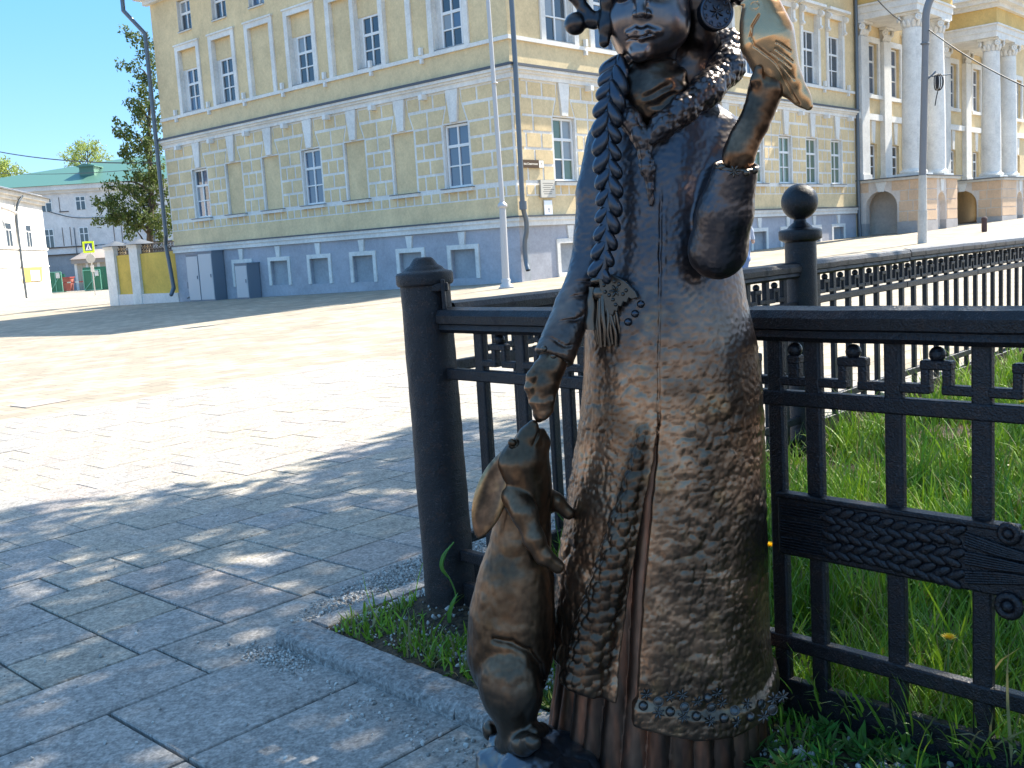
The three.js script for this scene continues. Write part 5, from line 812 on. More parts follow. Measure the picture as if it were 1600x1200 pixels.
// ------------------------------------------------------------------ the bronze girl
const D0 = 2.55;
{
  const A = (px, py, d = D0) => at(px, py, d), Xt = (rows) => table(rows.map(([x, y]) => { const p = A(x, y); return [p.y, p.x]; })), Yx = (rows) => { const t = rows.map(([x, y]) => { const p = A(x, y, 2.4); return [p.x, p.y]; }); return table(t); };
  const xl = Xt([[985, 95], [975, 120], [955, 150], [935, 185], [925, 220], [924, 300], [920, 400], [914, 470], [913, 540], [911, 600], [902, 700], [887, 800], [873, 900], [862, 1000], [852, 1060], [848, 1100]]);
  const xr = Xt([[1052, 95], [1065, 120], [1090, 145], [1122, 165], [1146, 190], [1156, 240], [1152, 330], [1156, 410], [1166, 470], [1180, 530], [1190, 600], [1194, 700], [1196, 800], [1199, 900], [1204, 1000], [1212, 1070], [1226, 1110], [1228, 1140]]);
  const dz = table([[100, 0.075], [150, 0.1], [190, 0.125], [260, 0.14], [420, 0.155], [520, 0.175], [700, 0.195], [900, 0.215], [1130, 0.235], [1240, 0.24]].map(([y, b]) => [A(1040, y).y, b]));
  const pT = A(1020, 640), pB = A(1000, 1240), Ysp = A(1012, 648, 2.36).y, zc = -D0;
  const eL = Xt([[1013, 640], [1004, 700], [985, 790], [966, 900], [953, 1000], [944, 1084], [940, 1150]]), eR = Xt([[1014, 640], [1009, 700], [998, 800], [988, 900], [981, 1000], [976, 1112], [974, 1160]]);
  const hemL = Yx([[820, 1040], [853, 1052], [900, 1066], [946, 1082], [980, 1092]]), hemR = Yx([[960, 1104], [978, 1112], [1020, 1122], [1080, 1134], [1140, 1134], [1190, 1122], [1226, 1104], [1260, 1090]]);
  const hemBackAt = Yx([[840, 1056], [900, 1076], [1040, 1106], [1226, 1108]]);
  const ell = (x, y, z, grow = 0) => { const l = xl(y), r = xr(y), w = (r - l) / 2 + grow, b = dz(y) + grow, px = (x - (l + r) / 2) / w, pz = (z - zc) / b, q = Math.hypot(px, pz), g = Math.hypot(px / w, pz / b); return q < 1e-6 ? -Math.min(w, b) : q * (q - 1) / g; };
  // arms: joints with radii
  const armL = [[A(950, 222, 2.56), 0.052], [A(934, 300, 2.55), 0.05], [A(921, 420, 2.53), 0.046], [A(897, 480, 2.49), 0.045], [A(866, 556, 2.44), 0.047]];
  const armR = [[A(1118, 212, 2.53), 0.062], [A(1128, 300, 2.44), 0.058], [A(1122, 392, 2.335), 0.058]], foreR = [[A(1122, 388, 2.33), 0.064], [A(1134, 330, 2.29), 0.058], [A(1150, 262, 2.255), 0.047]];
  const cutL = A(864, 560, 2.44), dirL = A(852, 590, 2.43).sub(A(885, 510, 2.47)).normalize(), cutR = A(1151, 258, 2.255), dirR = A(1153, 235, 2.25).sub(A(1146, 300, 2.275)).normalize();
  const inR0 = cutR.clone().addScaledVector(dirR, 0.03), inR1 = cutR.clone().addScaledVector(dirR, -0.03);
  const seam = Xt([[1019, 300], [1017, 420], [1013, 560], [1013, 640]]);
  const flapA = [A(1005, 672, 2.378), A(992, 745, 2.374), A(966, 850, 2.372), A(938, 960, 2.378), A(912, 1060, 2.386)], flapR = [0.008, 0.019, 0.036, 0.05, 0.06];
  const Yt = A(1020, 100).y, yRough0 = A(1000, 430).y, yRough1 = A(1000, 760).y;
  function coat(x, y, z) {
    let d = smax(ell(x, y, z), y - Yt, 0.03);
    if (d < 0.5) {
      const aL = smax(chain(x, y, z, armL, 0.015), (x - cutL.x) * dirL.x + (y - cutL.y) * dirL.y + (z - cutL.z) * dirL.z, 0.008);
      const aR = smin(chain(x, y, z, armR, 0.02), smax(chain(x, y, z, foreR, 0.015), (x - cutR.x) * dirR.x + (y - cutR.y) * dirR.y + (z - cutR.z) * dirR.z, 0.008), 0.022);
      d = smin(d, aL, 0.014); d = smin(d, aR, 0.012);
      d = smax(d, -cap(x, y, z, inR0, inR1, 0.041, 0.037), 0.004);
    }
    if (Math.abs(d) > 0.11) { // away from the surface the fine work does not matter, but the hems do
      const hem = z > zc ? (x < (eL(y) + eR(y)) / 2 ? hemL(x) : hemR(x)) : hemBackAt(x); return Math.max(d, hem - y);
    }
    const front = z - zc > 0.02;
    // folds and hammer marks
    const rough = sstep(yRough0 + 0.08, yRough1, y), low = 1 - sstep(A(1000, 800).y, A(1000, 620).y, y);
    const wx = x + 0.012 * N3(x * 14, y * 14, z * 14), wy = y + 0.012 * N3(x * 14 + 9, y * 14, z * 14);
    const c = cells(wx * 33, wy * 29, z * 33), c2 = cells(wx * 74 + 7, wy * 60, z * 74);
    const r = 1 - sstep(yRough1, yRough0 + 0.05, y);
    d += (0.0008 + 0.0058 * r) * (Math.pow(Math.min(1, c[0]), 1.7) - 0.4) * (0.12 + 1.1 * sstep(-0.2, 0.3, fbm(x * 6, y * 6 + 2, z * 6, 2))) + 0.0022 * r * (Math.pow(c2[0], 1.5) - 0.35);
    d -= 0.006 * fbm(x * 7, y * 4, z * 7, 3) * (0.5 + r) + 0.001 * N3(x * 90, y * 90, z * 90);
    const ang = Math.atan2(x - (xl(y) + xr(y)) / 2, z - zc); d += 0.006 * low * Math.sin(ang * 5 + 0.6 + 0.8 * N3(y * 2, 1, 2)) * 0.7;
    if (front && y < A(1018, 250).y && y > Ysp - 0.03) { const s = x - seam(y) - 0.002 * N3(y * 30, 2, 2); const fa = sstep(A(1018, 270).y, A(1018, 360).y, y); d += fa * (0.0045 * Math.exp(-s * s / 0.00001) - 0.0018 * Math.exp(-((s - 0.008) ** 2) / 0.00004)); }
    // creases of the left sleeve and the bent elbow
    for (const [cx, cy, ax, ay, dd] of CR) { const u = x - cx, v = y - cy, t = u * ax + v * ay, n = -u * ay + v * ax + 0.004 * Math.sin(t * 90); d += dd * Math.exp(-n * n / 0.00002) * Math.exp(-t * t / 0.0011); }
    // opening and hems
    if (z > zc) { const eps = 0.003 * N3(y * 22, 4, 1); d = smax(d, -Math.max(eL(y) - x + eps, x - eR(y) - eps, y - Ysp, zc + 0.05 - z), 0.006); }
    const mid = (eL(y) + eR(y)) / 2, hem = z > zc ? (x < mid ? hemL(x) : hemR(x)) : hemBackAt(x), hb = y - hem;
    if (hb < 0.075) d -= 0.010 * (1 - sstep(0.045, 0.075, hb)) * (x > mid || z < zc ? 1 : 0.3);
    d = smax(d, hem - y, 0.01);
    if (z > zc) { // turned back edge of the left flap
      let f = 1e3; for (let i = 0; i < 4; i++) f = Math.min(f, cap(x, y, z, flapA[i], flapA[i + 1], flapR[i], flapR[i + 1]));
      if (f < 0.03) { const q = cells(x * 40, y * 40, z * 40); f += 0.0125 * (Math.pow(q[0], 1.4) - 0.4); f = smax(f, hemL(x) - 0.004 - y, 0.012); d = smin(d, f, 0.008); }
    }
    return d;
  }
  const CRp = [[905, 462, 2.45, 1, 0.35], [890, 500, 2.44, 1, 0.3], [915, 440, 2.46, 1, 0.2], [872, 535, 2.4, 0.9, -0.3]];
  var CR = CRp.map(([x, y, d, ax, ay]) => { const p = A(x, y, d), l = Math.hypot(ax, ay); return [p.x, p.y, ax / l, ay / l, 0.005]; });
  const lo = A(790, 1170, D0), hi = A(1250, 90, D0);
  const girl = thing('girl_statue', 'bronze statue of a girl in a long coat with a plait, raising one hand', 'statue', V(A(1040, 1200).x, groundY(0.4, -D0), -D0));
  const home = girl.position, addTo = (name, g, mat, parent = girl) => { g.translate(-home.x, -home.y, -home.z); return part(parent, name, g, mat); };
  const bz = bronzeMat(), bzSmooth = bronzeMat({ roughness: 0.3 });
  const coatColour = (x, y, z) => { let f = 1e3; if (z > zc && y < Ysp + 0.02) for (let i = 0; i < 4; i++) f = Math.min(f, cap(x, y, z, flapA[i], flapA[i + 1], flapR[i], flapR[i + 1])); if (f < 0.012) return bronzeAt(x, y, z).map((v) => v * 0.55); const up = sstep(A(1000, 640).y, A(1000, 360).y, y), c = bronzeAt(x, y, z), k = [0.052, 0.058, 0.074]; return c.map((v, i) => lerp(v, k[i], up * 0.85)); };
  const CELL = 0.0048;
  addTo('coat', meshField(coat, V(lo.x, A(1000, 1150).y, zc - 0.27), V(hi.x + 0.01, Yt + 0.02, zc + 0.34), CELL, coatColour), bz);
  // pleated skirt under the coat
  const sl = Xt([[930, 600], [890, 900], [878, 1000], [868, 1080], [856, 1165], [850, 1210], [846, 1260]]), sr = Xt([[1170, 600], [1180, 900], [1188, 1000], [1194, 1130], [1197, 1200], [1200, 1260]]);
  const ySk = A(1000, 620).y, yBase = home.y + 0.0;
  const skirt = (x, y, z) => {
    const l = sl(y), r = sr(y), w = (r - l) / 2, b = dz(y) - 0.022, px = (x - (l + r) / 2) / w, pz = (z - zc) / b, q = Math.hypot(px, pz) || 1e-6, g = Math.hypot(px / w, pz / b);
    let d = q * (q - 1) / g; if (Math.abs(d) < 0.05) { const a = Math.atan2(px, pz), s = Math.abs(((a * 4.6 + 0.12 * N3(a * 3, y * 2, 1)) % 1 + 1) % 1 - 0.5) * 2; d += 0.016 * (Math.pow(s, 2) - 0.35) * sstep(ySk, A(1000, 1000).y, y) + 0.003 * fbm(x * 20, y * 8, z * 20, 3); }
    return Math.max(d, y - ySk, yBase - y);
  };
  addTo('skirt', meshField(skirt, V(A(830, 1240).x, yBase - 0.02, zc - 0.27), V(A(1225, 1240).x, ySk + 0.01, zc + 0.26), 0.006, (x, y, z) => { const c = bronzeAt(x * 1.6, y * 0.5, z * 1.6), k = sstep(-0.1, 0.2, N3(x * 45, y * 4, z * 45)); return [c[0] * lerp(0.55, 0.95, k), c[1] * lerp(0.55, 0.72, k), c[2] * lerp(0.62, 0.7, k)]; }), bronzeMat({ roughness: 0.5 }));
  // head with the lower face in view
  const hc = A(1013, -14, 2.49);
  const F_ = (px, py, d) => A(px, py, d);
  const nose = [[F_(1000, -34, 2.385), 0.010], [F_(1001, 0, 2.374), 0.010], [F_(1002, 20, 2.366), 0.0115]], wingA = F_(992, 22, 2.377), wingB = F_(1013, 22, 2.378);
  const lipU = [[F_(980, 52, 2.394), 0.002], [F_(993, 47, 2.384), 0.004], [F_(1002, 48, 2.383), 0.003], [F_(1012, 46, 2.383), 0.004], [F_(1030, 50, 2.392), 0.002]], lipD = [[F_(987, 56, 2.39), 0.002], [F_(1003, 58, 2.384), 0.0052], [F_(1021, 55, 2.388), 0.002]];
  const chin = F_(999, 84, 2.412), eyes = [F_(973, -8, 2.388), F_(1030, -10, 2.39)];
  const cheekL = F_(977, 32, 2.43), cheekR = F_(1047, 40, 2.435);
  const head = (x, y, z) => {
    let d = ellip(x, y, z, V(hc.x, hc.y + 0.03, hc.z), 0.104, 0.135, 0.11);
    d = smin(d, ellip(x, y, z, F_(1008, 38, 2.475), 0.084, 0.091, 0.089), 0.05);
    d = smin(d, ellip(x, y, z, chin, 0.018, 0.016, 0.02), 0.04);
    d = smin(d, ellip(x, y, z, cheekL, 0.036, 0.04, 0.03), 0.035); d = smin(d, ellip(x, y, z, cheekR, 0.042, 0.046, 0.034), 0.04);
    for (const e of eyes) { d = smax(d, -ellip(x, y, z, V(e.x, e.y + 0.004, e.z + 0.014), 0.026, 0.017, 0.02), 0.02); d = smin(d, ellip(x, y, z, V(e.x, e.y, e.z - 0.012), 0.017, 0.012, 0.015), 0.006); }
    d = smin(d, chain(x, y, z, nose, 0.01), 0.016); d = smin(d, Math.hypot(x - wingA.x, y - wingA.y, z - wingA.z) - 0.0062, 0.01); d = smin(d, Math.hypot(x - wingB.x, y - wingB.y, z - wingB.z) - 0.0062, 0.01);
    d = smin(d, chain(x, y, z, lipU, 0.006), 0.012); d = smin(d, chain(x, y, z, lipD, 0.006), 0.014);
    const ml = F_(1003, 54, 2.372); const u = (x - ml.x) / 0.038, gy = y - (ml.y - 0.0015 + 0.004 * u * u * 0 - 0.003 * Math.cos(u * 6) * 0.6 + 0.062 * (x - ml.x)); if (Math.abs(u) < 1 && z > ml.z - 0.04) d += 0.0036 * Math.exp(-gy * gy / 0.0000045) * (1 - u * u);
    d = smin(d, cap(x, y, z, F_(1012, 60, 2.51), F_(1018, 140, 2.53), 0.06, 0.062), 0.03);
    if (Math.abs(d) < 0.02) d += 0.0006 * fbm(x * 40, y * 40, z * 40, 2);
    return d;
  };
  addTo('head', meshField(head, V(hc.x - 0.14, A(1010, 150).y, hc.z - 0.16), V(hc.x + 0.14, hc.y + 0.19, hc.z + 0.18), 0.0032, (x, y, z) => { const c = bronzeAt(x * 1.5, y * 1.5, z * 1.5); const k = 0.35 + 0.5 * sstep(-0.1, 0.3, fbm(x * 9, y * 9, z * 9, 2)); return c.map((v, i) => lerp([0.11, 0.115, 0.14][i], v, k)); }), bronzeMat({ roughness: 0.3, clearcoat: 0.4, clearcoatRoughness: 0.2 }));
  // neck cloth, its folds
  const scarf = (x, y, z) => { let d = ellip(x, y, z, F_(1020, 150, 2.472), 0.09, 0.092, 0.078); if (Math.abs(d) < 0.03) { const t = y - 0.35 * x + 0.02 * N3(x * 13, y * 22, 3); d += 0.003 * Math.sin(t * 190) * sstep(-0.25, 0.25, N3(x * 14, 5, y * 14)) + 0.004 * fbm(x * 14 + y * 5, y * 26, z * 14, 3); } return Math.max(d, y - A(1012, 98).y); };
  addTo('neck_cloth', meshField(scarf, V(A(940, 210).x, A(1012, 215).y, -2.57), V(A(1085, 150).x, A(1012, 90).y, -2.37), 0.0042, (x, y, z) => bronzeAt(x * 2, y * 2, z * 2).map((v, i) => v * [0.26, 0.30, 0.36][i])), bzSmooth);
  // fur collar
  const colR = [[A(1092, 62, 2.56), 0.03], [A(1136, 72, 2.55), 0.036], [A(1136, 105, 2.5), 0.039], [A(1104, 142, 2.44), 0.036], [A(1066, 172, 2.41), 0.031], [A(1036, 196, 2.395), 0.026], [A(1016, 216, 2.392), 0.017]], colL = [[A(985, 98, 2.55), 0.02], [A(962, 130, 2.5), 0.024], [A(966, 160, 2.445), 0.024], [A(985, 188, 2.412), 0.022], [A(1003, 216, 2.4), 0.019], [A(1012, 262, 2.395), 0.014], [A(1018, 318, 2.392), 0.006]];
  const fur = (pts) => (x, y, z) => { let d = chain(x, y, z, pts, 0.02); if (Math.abs(d) < 0.03) { const c = cells(x * 64, y * 54, z * 64); d += 0.006 * (c[0] - 0.45) + 0.002 * fbm(x * 60, y * 60, z * 60, 2); } return d; };
  const dk = (x, y, z) => bronzeAt(x * 2, y * 2, z * 2).map((v, i) => lerp([0.055, 0.06, 0.075][i], v, 0.22));
  addTo('collar', meshField(fur(colR), V(A(990, 230).x, A(1010, 245).y, -2.63), V(A(1175, 60).x, A(1140, 30).y, -2.33), 0.0042, dk), bz);
  addTo('collar', meshField(fur(colL), V(A(930, 230).x, A(1010, 335).y, -2.6), V(A(1040, 200).x, A(985, 80).y, -2.35), 0.0042, dk), bz);
  // hands
  const hR = (x, y, z) => {
    let d = chain(x, y, z, [[A(1148, 275, 2.26), 0.031], [A(1155, 240, 2.25), 0.0305], [A(1164, 216, 2.25), 0.029], [A(1178, 192, 2.25), 0.0285], [A(1189, 165, 2.25), 0.029], [A(1197, 140, 2.25), 0.032], [A(1201, 122, 2.26), 0.034]], 0.02);
    for (const [k, ox] of [[0, -0.022], [1, -0.007], [2, 0.008], [3, 0.022]]) d = smin(d, chain(x, y, z, [[A(1200, 136, 2.245).add(V(ox, 0, 0.004)), 0.011], [A(1204, 122, 2.235).add(V(ox * 1.15, 0.002 * k, 0)), 0.010], [A(1207, 112, 2.245).add(V(ox * 1.2, -0.003 * k, -0.004)), 0.0085]], 0.006), 0.007);
    d = smin(d, chain(x, y, z, [[A(1190, 146, 2.235), 0.013], [A(1182, 126, 2.225), 0.0115], [A(1186, 108, 2.22), 0.0095]], 0.008), 0.01);
    if (Math.abs(d) < 0.02) d += 0.0016 * fbm(x * 26, y * 26, z * 26, 3); return d;
  };
  addTo('raised_hand', meshField(hR, V(A(1120, 280, 2.25).x, A(1150, 285, 2.25).y, -2.32), V(A(1250, 90, 2.25).x, A(1200, 82, 2.25).y, -2.16), 0.0032, (x, y, z) => bronzeAt(x * 2, y * 2, z * 2).map((v, i) => v * [0.55, 0.52, 0.5][i])), bzSmooth);
  const hL = (x, y, z) => {
    let d = chain(x, y, z, [[A(868, 556, 2.44), 0.036], [A(858, 578, 2.43), 0.032], [A(851, 602, 2.425), 0.031], [A(848, 616, 2.42), 0.027]], 0.015);
    const fs = [[-13, 616, 838, 650, 0.0105], [-4, 618, 842, 657, 0.0112], [5, 618, 848, 652, 0.0108], [13, 614, 855, 642, 0.0098]];
    fs.forEach(([ox, y0, x1, y1, r], k) => { d = smin(d, chain(x, y, z, [[A(849 + ox, y0 - 8, 2.416 - 0.003 * (1.5 - Math.abs(k - 1.5))), r + 0.002], [A(848 + ox * 0.95 - 1, y0 + 12, 2.405), r + 0.0006], [A(x1 + 3, (y0 + y1) / 2 + 12, 2.408), r * 0.94], [A(x1, y1 - 3, 2.414), r * 0.8]], 0.008), 0.0085); });
    d = smin(d, chain(x, y, z, [[A(842, 572, 2.42), 0.0135], [A(831, 588, 2.408), 0.0125], [A(827, 606, 2.404), 0.0105], [A(829, 617, 2.406), 0.0085]], 0.008), 0.009);
    if (Math.abs(d) < 0.02) d += 0.0014 * fbm(x * 30, y * 30, z * 30, 3) * 0.5; return d;
  };
  addTo('lowered_hand', meshField(hL, V(A(805, 600, 2.42).x, A(845, 672, 2.42).y, -2.5), V(A(905, 560, 2.42).x, A(860, 535, 2.42).y, -2.34), 0.0028, (x, y, z) => bronzeAt(x * 2, y * 2, z * 2).map((v) => v * 0.6)), bzSmooth);
  // small cast work laid on the coat: find the coat's surface along a line of sight
  const hit = (px, py, f = coat) => { const o = V(0, EYE, 0), r = rayDir(px, py).normalize(); let t = 2.05; for (let i = 0; i < 90; i++) { const p = o.clone().addScaledVector(r, t), d = f(p.x, p.y, p.z); if (d < 0.0008) return p; t += Math.min(0.02, Math.max(0.0012, d * 0.6)); if (t > 2.7) break; } return o.addScaledVector(r, 2.36); };
  const tint = (g, c) => { const n = g.attributes.position.count, a = new Float32Array(n * 3); for (let i = 0; i < n * 3; i++) a[i] = c[i % 3]; g.setAttribute('color', new THREE.BufferAttribute(a, 3)); return g; };
  const join = (list, c) => tint(mergeG(list), c), DK = [0.055, 0.061, 0.078], MD = [0.11, 0.085, 0.068];
  // plait
  { const cl = new THREE.CatmullRomCurve3([[966, 98, 2.47], [956, 135, 2.42], [949, 180, 2.4], [950, 230, 2.395], [951, 290, 2.39], [947, 350, 2.385], [943, 400, 2.38], [938, 436, 2.378]].map((q) => A(...q))), list = [], n = 26;
    for (let i = 0; i < n; i++) { const t = (i + 0.5) / n, p = cl.getPointAt(t), tg = cl.getTangentAt(t), s = i % 2 ? 1 : -1, w = lerp(0.026, 0.019, t) * (1 + 0.12 * Math.sin(i * 2.7)), g = new THREE.SphereGeometry(1, 18, 14), ps = g.attributes.position;
      for (let k = 0; k < ps.count; k++) { const x = ps.getX(k), y = ps.getY(k), z = ps.getZ(k), rg = 1 + 0.05 * Math.sin(Math.atan2(z, x) * 9 + y * 2); ps.setXYZ(k, x * (1 - 0.3 * y) * rg, y, z * (1 - 0.2 * y) * rg); }
      g.computeVertexNormals(); g.scale(w * 0.66, w * 1.4, w * 0.74).rotateZ(s * 0.5 + Math.atan2(-tg.x, -tg.y) * -1).translate(p.x + s * w * 0.52, p.y, p.z + (i % 2) * 0.0015 + 0.004); list.push(g); }
    list.push(new THREE.TubeGeometry(cl, 60, 0.016, 10)); addTo('plait', join(list, DK), bzSmooth); }
  // bow, tassel, beads
  { const c = hit(938, 440), list = [new THREE.TorusGeometry(0.017, 0.008, 10, 22).rotateX(1.35).translate(c.x - 0.002, c.y + 0.002, c.z + 0.024), new THREE.SphereGeometry(0.024, 18, 14).scale(1, 0.9, 0.9).translate(c.x + 0.001, c.y - 0.026, c.z + 0.03)];
    addTo('tassel_knot', join(list, MD), bzSmooth);
    const e = hit(944, 470), strands = [], tq = rngOf(31);
    for (let k = 0; k < 30; k++) { const a = k * 2.4, r0 = 0.013 * Math.sqrt((k + 0.5) / 30), r1 = 0.03 * Math.sqrt((k + 0.5) / 30), w = (tq() - 0.5) * 0.006, x0 = Math.cos(a), z0 = Math.sin(a) * 0.75, l = 0.098 + 0.02 * tq(); strands.push(tube([V(x0 * r0, 0.012, z0 * r0), V(x0 * r1 * 0.8 + w, -l * 0.4, z0 * r1 * 0.9), V(x0 * r1 * 0.95 - w, -l * 0.75, z0 * r1), V(x0 * r1, -l, z0 * r1 * 0.9)], 0.0042 + 0.0012 * tq(), 10, 7)); }
    addTo('tassel', join(strands.map((g) => g.rotateZ(0.05).translate(e.x, e.y + 0.01, e.z + 0.02)), MD), bzSmooth);
    const rib = new THREE.CylinderGeometry(0.010, 0.018, 0.1, 24, 10).rotateZ(-0.09), rp = rib.attributes.position; for (let i = 0; i < rp.count; i++) rp.setX(i, rp.getX(i) + 0.004 * N3(rp.getY(i) * 40, 2, rp.getZ(i) * 40)); rib.computeVertexNormals(); const f = hit(924, 478); addTo('ribbon_end', join([rib.translate(f.x, f.y - 0.005, f.z + 0.010)], MD), bzSmooth);
    const sh = new THREE.Shape(), a0 = [942, 429], out = [[942, 429], [962, 431], [980, 440], [994, 454], [997, 461], [990, 463], [985, 461], [982, 468], [977, 467], [974, 474], [970, 473], [968, 481], [964, 480], [962, 487], [957, 485], [961, 502], [956, 496], [948, 470]].map(([x, y]) => A(x, y, 2.35)), o0 = out[0]; sh.setFromPoints(out.map((q) => new THREE.Vector2((q.x - o0.x) * 1.15, (q.y - o0.y) * 1.12)));
    const fanZ = (x) => 0.012 + 0.42 * (x - o0.x), fan = new THREE.ExtrudeGeometry(sh, { depth: 0.006, bevelEnabled: true, bevelSize: 0.0025, bevelThickness: 0.003, bevelSegments: 3 }), h0 = hit(960, 450), studs = [fan.rotateY(-0.4).translate(o0.x, o0.y, h0.z + 0.006)], fl = rngOf(5);
    for (const [x, y] of [[950, 437], [957, 439], [964, 441], [971, 445], [948, 447], [956, 463], [962, 470], [950, 458], [982, 455], [977, 461], [966, 478]]) { const q = A(x, y, 2.35); studs.push(new THREE.SphereGeometry(0.0046, 10, 8).translate(q.x, q.y, h0.z + 0.004 + fanZ(q.x))); }
    for (let k = 0; k < 6; k++) { const q = A(966, 456, 2.35); studs.push(new THREE.SphereGeometry(1, 8, 6).scale(0.0075, 0.0032, 0.004).translate(0.008, 0, 0).rotateZ(k * 1.047).translate(q.x, q.y, h0.z + 0.004 + fanZ(q.x))); }
    addTo('lace_bow', join(studs, [0.07, 0.068, 0.066]), bz);
    for (const [x, y] of [[1001, 475], [992, 490], [981, 503]]) { const b = hit(x, y); addTo('bead', join([new THREE.SphereGeometry(0.0092, 18, 14).translate(b.x, b.y, b.z + 0.003)], DK), bzSmooth); } }
  // studs and flowers of the hem and cuffs
  const normalAt = (p) => { const e = 0.004; return V(coat(p.x + e, p.y, p.z) - coat(p.x - e, p.y, p.z), coat(p.x, p.y + e, p.z) - coat(p.x, p.y - e, p.z), coat(p.x, p.y, p.z + e) - coat(p.x, p.y, p.z - e)).normalize(); };
  const face = (g, p, n) => g.applyQuaternion(new THREE.Quaternion().setFromUnitVectors(V(0, 0, 1), n)).translate(p.x, p.y, p.z);
  const flower = (r, k0) => { const l = []; for (let k = 0; k < 7; k++) l.push(new THREE.SphereGeometry(1, 8, 6).scale(r * 0.5, r * 0.16, r * 0.25).translate(r * 0.5, 0, 0).rotateZ(k / 7 * 6.283 + k0)); l.push(new THREE.SphereGeometry(r * 0.2, 8, 6)); return mergeG(l); };
  const disk = (r) => mergeG([new THREE.TorusGeometry(r, r * 0.2, 8, 20), new THREE.SphereGeometry(1, 16, 10).scale(r * 0.92, r * 0.92, r * 0.28)]);
  const HEM = [['d', 986, 1085], ['s', 1005, 1103], ['d', 1029, 1096], ['f', 1010, 1085], ['f', 1047, 1088], ['s', 1047, 1112], ['d', 1070, 1105], ['f', 1090, 1096], ['s', 1088, 1119], ['d', 1112, 1106], ['f', 1128, 1098], ['s', 1131, 1122], ['d', 1148, 1110], ['f', 1167, 1100], ['s', 1172, 1120], ['d', 1190, 1100], ['f', 1193, 1119], ['f', 1208, 1092], ['d', 1207, 1109], ['f', 1029, 1114], ['f', 1068, 1120], ['f', 1110, 1127], ['f', 1151, 1128], ['f', 1066, 1086], ['s', 1106, 1090], ['f', 1120, 1083], ['f', 1222, 1088]];
  for (const [k, x, y] of HEM) { const p = hit(x, y), n = normalAt(p), g = k === 'd' ? disk(0.0105) : k === 's' ? new THREE.SphereGeometry(0.0115, 18, 14) : flower(0.016, x); addTo(k === 'f' ? 'hem_flower' : k === 'd' ? 'hem_disc' : 'hem_stud', tint(face(g, p.addScaledVector(n, 0.001), n), [0.10, 0.088, 0.082]), bz); }
  for (const [k, x, y] of [['s', 1128, 261], ['f', 1147, 268], ['s', 1166, 270], ['s', 1179, 266], ['s', 850, 545], ['s', 865, 556], ['f', 880, 565]]) { const p = hit(x, y), n = normalAt(p); addTo(k === 'f' ? 'cuff_flower' : 'cuff_stud', tint(face(k === 's' ? new THREE.SphereGeometry(0.008, 14, 10) : flower(0.014, 1), p, n), MD), bz); }
  { const rim = new THREE.TorusGeometry(0.0445, 0.0048, 10, 40); addTo('cuff', tint(face(rim, cutR.clone().addScaledVector(dirR, -0.003), dirR), MD), bz); const r2 = new THREE.TorusGeometry(0.043, 0.006, 10, 40); addTo('cuff', tint(face(r2, cutL.clone().addScaledVector(dirL, -0.006), dirL), MD), bz); }
  // headdress: cap, ear disc, branching curls with balls
  const ball = A(899, 37, 2.46), HOOD = A(1080, 110, 2.56);
  const hat = (x, y, z) => {
    let d = smax(ellip(x, y, z, V(hc.x + 0.012, hc.y + 0.075, hc.z - 0.01), 0.128, 0.12, 0.13), -(y - hc.y - 0.055 - 0.5 * (hc.z + 0.05 - z)), 0.02);
    d = smin(d, chain(x, y, z, [[A(1086, -40, 2.44), 0.03], [A(1092, 10, 2.46), 0.032], [A(1096, 50, 2.49), 0.034], [A(1100, 84, 2.54), 0.03]], 0.02), 0.03);     // lappet beside the face
    d = smin(d, ellip(x, y, z, HOOD, 0.088, 0.125, 0.07), 0.03);
    d = smin(d, chain(x, y, z, [[A(956, -40, 2.42), 0.016], [A(950, 0, 2.43), 0.014], [A(947, 40, 2.43), 0.0135], [A(944, 66, 2.43), 0.0125]], 0.02), 0.02);
    d = smin(d, chain(x, y, z, [[A(948, 30, 2.45), 0.017], [A(930, 32, 2.455), 0.014], [A(912, 14, 2.46), 0.013], [A(902, 0, 2.46), 0.011], [A(886, -10, 2.46), 0.011]], 0.01), 0.015);
    d = smin(d, chain(x, y, z, [[A(944, 20, 2.45), 0.013], [A(948, 0, 2.45), 0.011], [A(932, -14, 2.45), 0.012], [A(914, -14, 2.46), 0.012], [A(906, 2, 2.46), 0.011]], 0.008), 0.01);
    d = smin(d, chain(x, y, z, [[A(925, 34, 2.458), 0.015], [A(912, 34, 2.46), 0.013]], 0.01), 0.014);
    d = smin(d, Math.hypot(x - ball.x, y - ball.y, z - ball.z) - 0.0255, 0.005);
    d = smin(d, chain(x, y, z, [[A(1120, 2, 2.47), 0.024], [A(1142, 0, 2.46), 0.014], [A(1158, -2, 2.42), 0.012], [A(1166, -10, 2.38), 0.013]], 0.01), 0.015);
    const b2 = A(1168, -34, 2.36); d = smin(d, Math.hypot(x - b2.x, y - b2.y, z - b2.z) - 0.026, 0.006);
    if (Math.abs(d) < 0.02) d += 0.002 * fbm(x * 30, y * 30, z * 30, 3); return d;
  };
  addTo('headdress', meshField(hat, V(A(868, 0, 2.46).x, A(1000, 225, 2.46).y, -2.68), V(A(1195, 0, 2.4).x, hc.y + 0.21, -2.3), 0.0045, (x, y, z) => dk(x, y, z).map((v) => v * 0.6)), bzSmooth);
